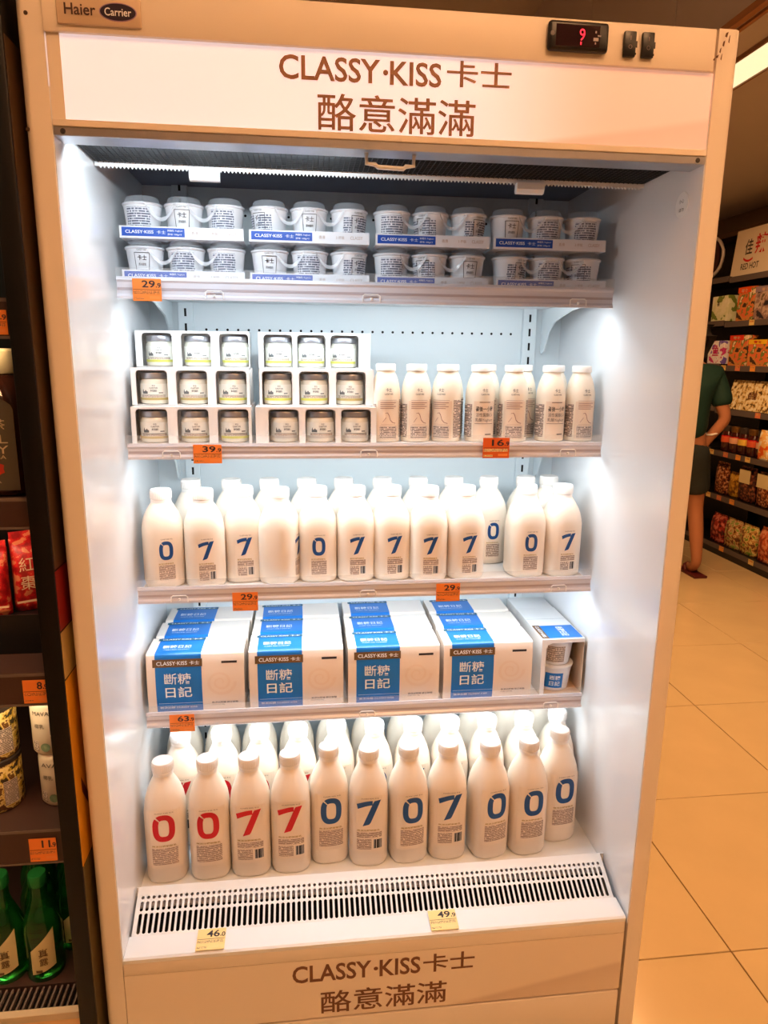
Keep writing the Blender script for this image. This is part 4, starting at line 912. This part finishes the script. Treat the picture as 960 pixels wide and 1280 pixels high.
def white_can(x, y, z, label, mark):
    t = empty('white_can', (x, y, z)); tag(t, label, 'can', 'stacked white cans in the black cooler')
    r = 0.034
    MB().lathe([(r-0.004, 0), (r, 0.006), (r, 0.094), (r-0.001, 0.100), (r-0.004, 0.104)], 28).obj('can_body', mat('white_can_print', (206, 190, 168), 0.4, var=0.03), t, smooth=True, angle=0.8)
    def fn(e): return lambda xx, zz: -math.sqrt(max(0, (r+e)**2-xx*xx))
    Ink().add([(-0.002+0.0085*math.cos(2*PI*i/20), 0.018+0.0085*math.sin(2*PI*i/20)) for i in range(20)], [tuple(range(20))]).obj('round_mark', mat('sage_mark', (106, 124, 96), 0.5), t, fn(0.0008))
    Ink().rect(-0.024, -0.014, 0.010, 0.030, 3).rect(0.008, 0.025, 0.008, 0.075, 6).obj('fine_print', para_grey, t, fn(0.0006))
    Ink().text(mark, -0.006, 0.085, 0.030, 0.008).obj('lettering', dark_ink, t, fn(0.0009)); Ink().text('椰乳', -0.010, 0.060, 0.018, 0.009).obj('lettering', dark_ink, t, fn(0.0009))
    MB().lathe([(r-0.004, 0.1036), (r-0.0035, 0.1046), (r-0.006, 0.1040)], 28).obj('rim', alu, t, smooth=True)
white_can(-0.616, 0.105, 0.6015, 'white printed can, lower of the stack by the black post', 'AVA')
white_can(-0.622, 0.105, 0.7065, 'white printed can, upper of the stack by the black post', 'MAVA')
def snack_tub(x, y, z, label):
    t = empty('snack_tub', (x, y, z), 0.3); tag(t, label, 'tub', 'stacked yellow snack tubs in the black cooler')
    r = 0.044
    MB().lathe([(r-0.003, 0), (r, 0.004), (r, 0.088), (r-0.003, 0.094)], 28).obj('tub_body', blotch('snack_print', [(40, 30, 20), (196, 160, 60), (232, 206, 130), (110, 70, 30)], 70), t, smooth=True, angle=0.8)
    MB().lathe([(r+0.001, 0.093), (r+0.001, 0.101), (r-0.002, 0.103)], 28).obj('lid', mat('dark_lid', (52, 42, 36), 0.4), t, smooth=True, angle=0.6)
    Ink().rect(0.014, 0.036, 0.012, 0.060, 6).obj('side_label', para_grey, t, lambda xx, zz: -math.sqrt(max(0, (r+0.0006)**2-xx*xx)))
snack_tub(-0.727, 0.10, 0.6015, 'yellow and black snack tub, lower one, left of the white cans'); snack_tub(-0.727, 0.10, 0.7050, 'yellow and black snack tub, upper one, left of the white cans')
def green_bottle(x, y, rz, label):
    t = empty('green_bottle', (x, y, 0.2182), rz); tag(t, label, 'bottle', 'green glass bottles at the bottom of the black cooler')
    g = mat('green_bottle_glass', (30, 120, 44), 0.04, trans=0.9, ior=1.33, coat=0.3, var=0.1)
    r = 0.036
    MB().lathe([(r-0.006, 0.004), (r-0.001, 0.0), (r, 0.006), (r, 0.104), (r-0.002, 0.117), (r-0.009, 0.138), (r-0.016, 0.156), (r-0.0205, 0.174), (r-0.0210, 0.200)], 28).obj('bottle_body', g, t, smooth=True, angle=0.9)
    MB().lathe([(0.0165, 0.198), (0.0172, 0.200), (0.0172, 0.219), (0.0155, 0.223)], 24).obj('cap', mat('green_cap', (30, 96, 40), 0.2, metal=0.5), t, smooth=True, angle=0.6)
    poly = [(-0.006, 0.018), (0.030, 0.030), (0.034, 0.112), (0.016, 0.095), (-0.010, 0.074)]
    I = Ink()
    for k in range(8):
        u0, u1 = k/8, (k+1)/8
        lo = lambda u: 0.018+u*0.014; hi = lambda u: 0.072+u*0.046
        X = lambda u: -0.010+u*0.046
        I.add([(X(u0), lo(u0)), (X(u1), lo(u1)), (X(u1), hi(u1)), (X(u0), hi(u0))], [(0, 1, 2, 3)])
    def mk(I, e): return [((r+e)*math.sin(x_/(r+e)), -(r+e)*math.cos(x_/(r+e)), z_) for x_, z_ in I.v]
    l = link('label', mesh('label', mk(I, 0.0006), I.f, True), mat('pale_soju_label', (196, 180, 132), 0.45), t)
    J = Ink().text('真', 0.014, 0.068, 0.017, 0.019, 0.012).text('露', 0.014, 0.047, 0.016, 0.016, 0.012).rect(-0.002, 0.010, 0.024, 0.030, 3)
    link('lettering', mesh('lettering', mk(J, 0.0011), J.f), mat('umber_ink', (90, 66, 40), 0.5), l)
for a in ((-0.676, 0.100, -0.1, 'green glass bottle, front one nearest the black post'), (-0.748, 0.102, -0.1, 'green glass bottle, front one at the very left edge'), (-0.634, 0.172, -0.2, 'green glass bottle in the second row, against the black post'), (-0.708, 0.176, -0.2, 'green glass bottle in the second row, behind the two front ones'), (-0.66, 0.248, 0.0, 'green glass bottle in the third row, right'), (-0.735, 0.25, 0.0, 'green glass bottle in the third row, left')):
    green_bottle(*a)

# ================================================================== GONDOLA SHELVING AT THE RIGHT
GX = 2.935
def gondola():
    G = empty('gondola_shelving', (3.15, 3.6, 0)); tag(G, 'black snack shelving along the right wall', 'shelving')
    bk = mat('black_shelf_steel', (16, 14, 14), 0.4, var=0.1); gy = mat('grey_shelf_edge', (92, 82, 78), 0.4)
    ox, oy = 3.15, 3.6
    def b(name, m, x0, x1, y0, y1, z0, z1, parent=None): return MB().box(x0-ox, x1-ox, y0-oy, y1-oy, z0, z1).obj(name, m, parent or G)
    b('back_panel', bk, 3.36, 3.39, 1.6, 5.4, 0.0, 2.38); b('plinth', bk, GX, 3.36, 1.6, 5.4, 0.0, 0.075)
    b('top_rail', mat('brown_header_rail', (96, 66, 44), 0.5), 3.18, 3.36, 1.6, 5.4, 2.36, 2.40)
    for y in (1.6, 2.72, 3.83, 4.95):
        b('upright', bk, 3.30, 3.36, y-0.02, y+0.02, 0.0, 2.36)
    for k, z in enumerate((2.005, 1.695, 1.385, 1.075, 0.765, 0.440)):
        for y0, y1, dz in ((1.62, 3.82, 0.0), (3.84, 5.4, 0.012)):
            s_ = b('shelf', bk, GX+0.01, 3.36, y0, y1, z-0.02+dz, z+dz); b('price_rail', gy, GX, GX+0.01, y0, y1, z-0.035+dz, z+0.004+dz, s_)
    b('price_rail', gy, GX-0.004, GX, 1.6, 5.4, 0.045, 0.080)
gondola()
def prod(name, label, cat, y, z, x=GX+0.045, lean=0.0, group=None):
    t = empty(name, (x, y, z)); t.rotation_euler = (lean, 0, -PI/2); tag(t, label, cat, group); return t
def snack_box(label, y0, y1, z, h, m, x=GX+0.045, d=0.10, print_=None, top=None, name='snack_box', group='snack boxes on the black shelving', lean=0.0):
    """y0 far edge, y1 near edge"""
    t = prod(name, label, 'box', (y0+y1)/2, z, x, lean, group); hw = (y0-y1)/2
    MB().box(-hw, hw, 0, d, 0, h).obj('box_body', m, t, bevel=0.002, seg=1)
    if top: MB().box(-hw, hw*0.55, -0.0015, d, h*0.84, h+0.001).obj('coloured_band', top, t)
    if print_:
        for (txt, xx, zz, ww, hh, mm) in print_: Ink().text(txt, xx*hw, zz*h, ww*hw, hh*h, 0.01).obj('lettering', mm, t, lambda a, b: -0.003)
    return t
def gtag(y, z, k, x=GX-0.003):
    c = (mat('amber_tag', (232, 150, 60), 0.5), mat('cream_tag', (226, 196, 120), 0.5), mat('coral_tag', (214, 120, 84), 0.5))[k % 3]
    t = prod('shelf_tag', '%s price tag, %s, %s' % (('amber', 'cream', 'coral')[k % 3], z[1], z[2]), 'price tag', y, z[0], x, 0.0, 'price tags on the black shelving')
    MB().box(-0.028, 0.028, -0.001, 0.0, -0.018, 0.018).obj('card', c, t); Ink().rect(-0.02, 0.02, 0.002, 0.012).obj('price_print', fine_print('tagprint_small', (230, 160, 80), (90, 50, 30), 300, 300, 0.5), t, lambda a, b: -0.0014)
# sign boards of the uppermost shelf
sg = prod('sign_board', 'cream sign board reading RED HOT on top of the black shelving', 'sign', 3.655, 2.012, GX+0.03, -0.08)
MB().box(-0.215, 0.26, 0, 0.012, 0.0, 0.318).obj('board', mat('cream_board', (224, 208, 182), 0.35, var=0.05), sg, bevel=0.002, seg=1)
Ink().text('佳', -0.045, 0.190, 0.085, 0.105, 0.012).obj('black_lettering', dark_ink, sg, lambda a, b: -0.0008)
Ink().text('RED HOT', -0.003, 0.060, 0.20, 0.042, 0.012).obj('english_lettering', dark_ink, sg, lambda a, b: -0.0008)
Ink().text('辣', 0.085, 0.200, 0.12, 0.135, 0.016).add([(-0.09+0.012*k, 0.125-0.0022*k*(10-k)*0.4) for k in range(10)]+[(0.018-0.012*k, 0.110-0.0022*(9-k)*(1+k)*0.4) for k in range(10)], [tuple(range(19, -1, -1))]).obj('red_lettering', red_ink, sg, lambda a, b: -0.0008)
hb = prod('round_basket', 'white hoop edge of a round board beside the cooler post', 'sign', 4.20, 2.024, GX+0.03)
MB().tube([(0.20*math.cos(a), 0.01, 0.16+0.15*math.sin(a)) for a in [2*PI*k/24 for k in range(24)]], 0.012, 8, closed=True).obj('hoop', mat('silver_hoop', (200, 190, 184), 0.3), hb, smooth=True)
MB().lathe([(0.15, 0), (0.15, 0.006)], 28).obj('disc', mat('maroon_disc', (60, 26, 22), 0.4), hb, (0, 0.014, 0.16), (PI/2, 0, 0))
food = blotch('food_photo', [(70, 50, 30), (206, 140, 70), (226, 110, 60), (120, 130, 60), (240, 210, 170)], 13)
food2 = blotch('food_photo_grey', [(52, 46, 50), (150, 120, 110), (196, 170, 150), (110, 90, 70)], 13)
oran = mat('orange_box_top', (232, 84, 24), 0.4); yell = mat('yellow_box_top', (240, 190, 40), 0.4)
lt = mat('cream_ink', (230, 190, 150), 0.5)
snack_box('pale green box on the second shelf, beside the cooler post', 4.08, 3.87, 1.708, 0.185, blotch('pale_green_print', [(120, 140, 60), (226, 226, 180), (238, 234, 200), (244, 240, 214)], 9), print_=[('茶', -0.2, 0.7, 0.3, 0.2, dark_ink)])
snack_box('orange topped food box on the second shelf, left one', 3.765, 3.575, 1.696, 0.235, food, top=oran, print_=[('零食', -0.2, 0.9, 0.8, 0.1, lt)])
snack_box('grey food box on the second shelf, right of the orange topped one', 3.565, 3.30, 1.696, 0.225, food2, top=mat('mauve_box_top', (150, 130, 140), 0.4), print_=[('零食', -0.2, 0.9, 0.6, 0.1, lt)])
snack_box('white and pink printed box on the third shelf, beside the cooler post', 4.07, 3.865, 1.398, 0.17, blotch('pink_print', [(206, 60, 130), (242, 232, 236), (250, 246, 246), (120, 100, 190)], 16), print_=[('鱼', 0.0, 0.6, 0.8, 0.5, mat('magenta_ink', (196, 30, 110), 0.5))])
MB_red = snack_box('red topped food box on the third shelf, left one', 3.80, 3.59, 1.386, 0.215, food, top=mat('red_box_top', (220, 56, 26), 0.4), print_=[('零食', -0.2, 0.92, 0.8, 0.09, lt)])
snack_box('yellow topped food box on the third shelf, right one', 3.575, 3.32, 1.386, 0.18, food, top=yell, print_=[('零食', -0.2, 0.92, 0.7, 0.1, red_ink)])
snack_box('cream cracker box lying tilted on the fourth shelf', 3.765, 3.27, 1.078, 0.215, blotch('cracker_print', [(90, 64, 30), (214, 180, 110), (238, 222, 176), (244, 234, 204)], 34, detail=5), d=0.05, lean=-0.22, print_=[('香脆', 0.1, 0.5, 0.4, 0.25, brown_ink)])
wp = pouch('snack_bag', 'silver and white snack bag on the fourth shelf near the person', 'bag', GX+0.08, 4.0, 1.0885, 0.16, 0.07, 0.19, blotch('silver_print', [(40, 36, 34), (120, 116, 112), (220, 218, 212)], 22), -PI/2, 'snack bags on the black shelving')
def sauce_jar(y, z, k, label):
    t = prod('sauce_jar', label, 'jar', y, z, GX+0.075, 0.0, 'sauce jars on the fifth shelf')
    MB().lathe([(0.040, 0), (0.044, 0.004), (0.044, 0.120), (0.036, 0.140), (0.034, 0.150)], 20).obj('jar_body', mat('dark_sauce', (64, 22, 12), 0.12, coat=0.5, var=0.3, scale=40), t, smooth=True, angle=0.8)
    MB().lathe([(0.038, 0.148), (0.039, 0.150), (0.039, 0.186), (0.036, 0.190)], 20).obj('lid', (mat('dark_lid', (52, 42, 36), 0.4), mat('brass_lid', (120, 84, 40), 0.35, metal=0.6))[k % 2], t, smooth=True, angle=0.6)
    c = (mat('coral_label', (214, 92, 50), 0.5), mat('peach_label', (226, 170, 130), 0.5), mat('lemon_label', (226, 190, 70), 0.5))[k % 3]
    l = MB().lathe([(0.0445, 0.066), (0.0447, 0.067), (0.0447, 0.108), (0.0445, 0.109)], 20, cap=False).obj('label', c, t, smooth=True)
    MB().lathe([(0.0449, 0.108), (0.0449, 0.116)], 20, cap=False).obj('label_band', red_ink, l)
for k, y in enumerate((3.735, 3.632, 3.529, 3.426, 3.323)): sauce_jar(y, 0.766, k, 'dark sauce jar with printed label on the fifth shelf, %s' % nth(k, 5))
pouch('snack_bag', 'orange and white snack bag at the near end of the fifth shelf', 'bag', GX+0.03, 3.235, 0.7665, 0.12, 0.05, 0.19, blotch('orange_bag', [(226, 96, 20), (240, 190, 110), (246, 232, 200)], 18), -PI/2, 'snack bags on the black shelving')
nuts = blotch('nut_mix', [(44, 18, 10), (110, 50, 24), (166, 96, 50), (206, 160, 120)], 60)
def hang_card(t): MB().box(-0.06, 0.06, -0.034, -0.031, 0.13, 0.225).obj('header_card', mat('cream_card', (226, 210, 160), 0.5), t)
pouch('snack_bag', 'clear bag of dark nuts on the sixth shelf, farthest one', 'bag', GX+0.08, 3.745, 0.4415, 0.15, 0.06, 0.225, nuts, -PI/2, 'snack bags on the black shelving')
pouch('snack_bag', 'yellow snack bag on the sixth shelf', 'bag', GX+0.09, 3.605, 0.4415, 0.11, 0.05, 0.17, blotch('ochre_mix', [(110, 70, 12), (176, 126, 24), (206, 160, 60)], 40), -PI/2, 'snack bags on the black shelving')
pouch('snack_bag', 'brown nut bag with large cream card on the sixth shelf', 'bag', GX+0.08, 3.44, 0.4415, 0.18, 0.06, 0.235, blotch('brown_mix', [(34, 14, 14), (90, 40, 26), (150, 90, 60)], 55), -PI/2, 'snack bags on the black shelving', hang_card)
pouch('snack_bag', 'brown nut bag with cream card at the near end of the sixth shelf', 'bag', GX+0.08, 3.24, 0.4415, 0.16, 0.06, 0.225, nuts, -PI/2, 'snack bags on the black shelving', hang_card)
for y, c, nm, wd in ((3.70, [(70, 16, 12), (150, 40, 26), (200, 110, 90)], 'red dried fruit bag on the bottom shelf, farthest one', 0.17), (3.515, [(96, 60, 24), (170, 120, 60), (214, 180, 130), (140, 160, 70)], 'tan dried fruit bag on the bottom shelf, middle one', 0.18), (3.33, [(110, 70, 30), (190, 140, 70), (220, 196, 120), (120, 150, 50)], 'golden dried fruit bag on the bottom shelf', 0.17), (3.125, [(150, 60, 30), (206, 100, 60), (226, 150, 110)], 'orange dried fruit bag on the bottom shelf, nearest one', 0.17)):
    pouch('dried_fruit_bag', nm, 'bag', GX+0.075, y, 0.077, wd, 0.09, 0.225 if y < 3.2 else 0.20, blotch('fruit_'+str(int(y*1000)), c, 30), -PI/2, 'dried fruit bags on the bottom shelf')
nms = {1.681: 'second shelf', 1.371: 'third shelf', 1.061: 'fourth shelf', 0.751: 'fifth shelf', 0.426: 'sixth shelf', 0.062: 'bottom shelf'}
for z, ys in ((1.681, (3.50,)), (1.371, (3.77, 3.60, 3.43)), (1.061, (3.76, 3.31)), (0.751, (3.80, 3.62, 3.47, 3.36)), (0.426, (3.78, 3.64, 3.48)), (0.062, (3.53, 3.18))):
    for k, y in enumerate(ys):
        gtag(y, (z, nms[z]+' of the black shelving', ('far end', 'second along', 'third along', 'near end')[k] if len(ys) > 1 else 'under the food boxes'), k+int(z*10), GX-0.0015 if z > 0.1 else GX-0.0055)

# ================================================================== PERSON
def skin_mesh(name, verts, edges, sub=2):
    me = bpy.data.meshes.new(name); me.from_pydata([v[:3] for v in verts], edges, [])
    o = bpy.data.objects.new(name, me); COL.objects.link(o)
    md = o.modifiers.new('Skin', 'SKIN'); md.use_smooth_shade = True
    for i, v in enumerate(verts):
        sv = me.skin_vertices[0].data[i]; r = v[3]; sv.radius = (r, v[4] if len(v) > 4 else r); sv.use_root = (i == 0)
    sb = o.modifiers.new('Sub', 'SUBSURF'); sb.levels = sub; sb.render_levels = sub
    dg = bpy.context.evaluated_depsgraph_get(); res = bpy.data.meshes.new_from_object(o.evaluated_get(dg))
    bpy.data.objects.remove(o); bpy.data.meshes.remove(me); res.polygons.foreach_set('use_smooth', [True]*len(res.polygons)); return res
def person():
    # facing +y (away from the camera), right elbow bent outwards
    t = empty('person', (2.30, 3.12, 0)); tag(t, 'person in a dark green t-shirt, shorts and red sandals, mostly behind the cooler post', 'person')
    V = [(0, 0, 0.92, .125, .10), (0, 0, 1.08, .115, .09), (0, 0.0, 1.22, .135, .10), (0, 0, 1.34, .12, .085), (0, 0, 1.42, .052), (0, 0.01, 1.49, .055), (0, 0.015, 1.545, .078, .09), (0, 0.01, 1.62, .07, .085),
         (0.155, 0, 1.34, .055), (0.205, -0.04, 1.18, .047), (0.245, -0.06, 1.06, .040), (0.175, -0.01, 0.935, .032), (0.155, 0.005, 0.895, .026, .036), (0.135, 0.02, 0.85, .020, .034),
         (-0.155, 0, 1.34, .055), (-0.205, 0, 1.18, .046), (-0.225, 0.02, 1.06, .040), (-0.21, 0.12, 0.93, .030), (-0.20, 0.15, 0.90, .026, .036), (-0.195, 0.19, 0.875, .018, .034),
         (0.09, 0, 0.84, .085), (0.13, 0.01, 0.62, .068), (0.15, 0.02, 0.47, .052), (0.165, 0.0, 0.30, .050), (0.18, -0.02, 0.09, .034), (0.185, 0.03, 0.045, .038, .030), (0.19, 0.13, 0.030, .036, .018),
         (-0.09, 0, 0.84, .085), (-0.12, 0.02, 0.62, .068), (-0.125, 0.03, 0.47, .052), (-0.13, 0.01, 0.30, .050), (-0.135, -0.02, 0.09, .034), (-0.135, 0.03, 0.045, .038, .030), (-0.135, 0.13, 0.030, .036, .018)]
    Ed = [(0, 1), (1, 2), (2, 3), (3, 4), (4, 5), (5, 6), (6, 7), (3, 8), (8, 9), (9, 10), (10, 11), (11, 12), (12, 13), (3, 14), (14, 15), (15, 16), (16, 17), (17, 18), (18, 19), (0, 20), (20, 21), (21, 22), (22, 23), (23, 24), (24, 25), (25, 26), (0, 27), (27, 28), (28, 29), (29, 30), (30, 31), (31, 32), (32, 33)]
    # fingers
    for base, side in ((13, 1), (19, -1)):
        bx, by, bz = V[base][:3]
        for k, L_ in enumerate((0.050, 0.058, 0.054, 0.042)):
            a = len(V); off = (k-1.5)*0.017
            if side > 0: V += [(bx-0.006, by+off, bz-0.012, .009), (bx-0.016, by+off, bz-0.012-L_*0.6, .008), (bx-0.030, by+off, bz-0.012-L_, .0065)]
            else: V += [(bx+off, by+0.012, bz-0.006, .009), (bx+off, by+0.012+L_*0.5, bz-0.02, .008), (bx+off, by+0.012+L_*0.8, bz-0.04, .0065)]
            Ed += [(base, a), (a, a+1), (a+1, a+2)]
        a = len(V); b0 = base-1; x_, y_, z_ = V[b0][:3]
        V += [(x_-0.006, y_+0.034, z_-0.022, .011), (x_-0.010, y_+0.048, z_-0.050, .009)]; Ed += [(b0, a), (a, a+1)]
    body = link('body', skin_mesh('body', V, Ed), mat('skin', (176, 118, 84), 0.5, var=0.05), t)
    green = mat('dark_green_cloth', (16, 52, 44), 0.8, var=0.12, scale=30)
    SV = [(0, 0, 0.90, .165, .135), (0, 0, 1.06, .158, .128), (0, 0, 1.22, .168, .130), (0, 0, 1.345, .145, .11), (0, 0, 1.405, .075, .070), (0.165, 0, 1.335, .078), (0.212, -0.035, 1.20, .072), (0.225, -0.045, 1.13, .070), (-0.165, 0, 1.335, .078), (-0.21, 0, 1.20, .072), (-0.217, 0.01, 1.13, .070)]
    link('t_shirt', skin_mesh('t_shirt', SV, [(0, 1), (1, 2), (2, 3), (3, 4), (3, 5), (5, 6), (6, 7), (3, 8), (8, 9), (9, 10)]), green, t)
    PV = [(0, 0, 0.94, .155, .125), (0, 0, 0.86, .165, .13), (0.10, 0, 0.78, .108), (0.125, 0.01, 0.64, .100), (0.135, 0.012, 0.55, .096), (-0.10, 0, 0.78, .108), (-0.118, 0.02, 0.64, .100), (-0.122, 0.024, 0.55, .096)]
    link('shorts', skin_mesh('shorts', PV, [(0, 1), (1, 2), (2, 3), (3, 4), (1, 5), (5, 6), (6, 7)]), mat('dark_shorts', (34, 40, 38), 0.8, var=0.1, scale=30), t)
    HV = [(0, -0.012, 1.555, .083, .082), (0, -0.010, 1.615, .082, .086), (0, 0.0, 1.665, .055, .06), (0, -0.045, 1.53, .06, .045)]
    link('hair', skin_mesh('hair', HV, [(0, 1), (1, 2), (0, 3)]), mat('black_hair', (20, 16, 14), 0.6), t)
    f = link('face', skin_mesh('face', [(0, 0.09, 1.545, .010), (0, 0.105, 1.525, .014), (0, 0.095, 1.512, .010)], [(0, 1), (1, 2)], 1), mat('skin', (176, 118, 84), 0.5), t)
    for s in (-1, 1):
        MB().lathe([(0.004, -0.006), (0.009, -0.003), (0.009, 0.003), (0.004, 0.006)], 10).obj('eye', mat('eye_dark', (30, 22, 20), 0.2), f, (s*0.032, 0.088, 1.55), (PI/2, 0, 0))
        MB().lathe([(0.006, -0.028), (0.014, -0.012), (0.015, 0.012), (0.007, 0.026)], 10).obj('ear', mat('skin', (176, 118, 84), 0.5), f, (s*0.082, 0.005, 1.545))
        x = 0.187 if s > 0 else -0.135
        sn = MB().prism_x([(-0.075, 0.0), (0.185, 0.0), (0.19, 0.012), (0.0, 0.016), (-0.078, 0.016)], x-0.045, x+0.045); me = sn.me('sandal'); fix(me); so = link('sandal', me, mat('maroon_sandal', (84, 22, 22), 0.5), t)
        MB().tube([(x-0.042, 0.05, 0.015), (x-0.03, 0.085, 0.055), (x, 0.10, 0.062), (x+0.03, 0.085, 0.055), (x+0.042, 0.05, 0.015)], 0.009, 8).obj('sandal_strap', mat('maroon_sandal', (84, 22, 22), 0.5), so, smooth=True)
    MB().box(-0.08, 0.08, 0.088, 0.098, 1.500, 1.503).obj('mouth', mat('lip', (150, 80, 70), 0.5), f) if False else MB().tube([(-0.022, 0.092, 1.492), (0, 0.098, 1.490), (0.022, 0.092, 1.492)], 0.004, 6).obj('mouth', mat('lip', (150, 80, 70), 0.5), f)
    MB().tube([(0.19+0.036*math.cos(a), -0.018+0.036*math.sin(a), 0.965+0.01*math.cos(a)) for a in [2*PI*k/16 for k in range(16)]], 0.007, 6, closed=True).obj('wristwatch', mat('white_strap', (230, 226, 220), 0.4), t)
person()
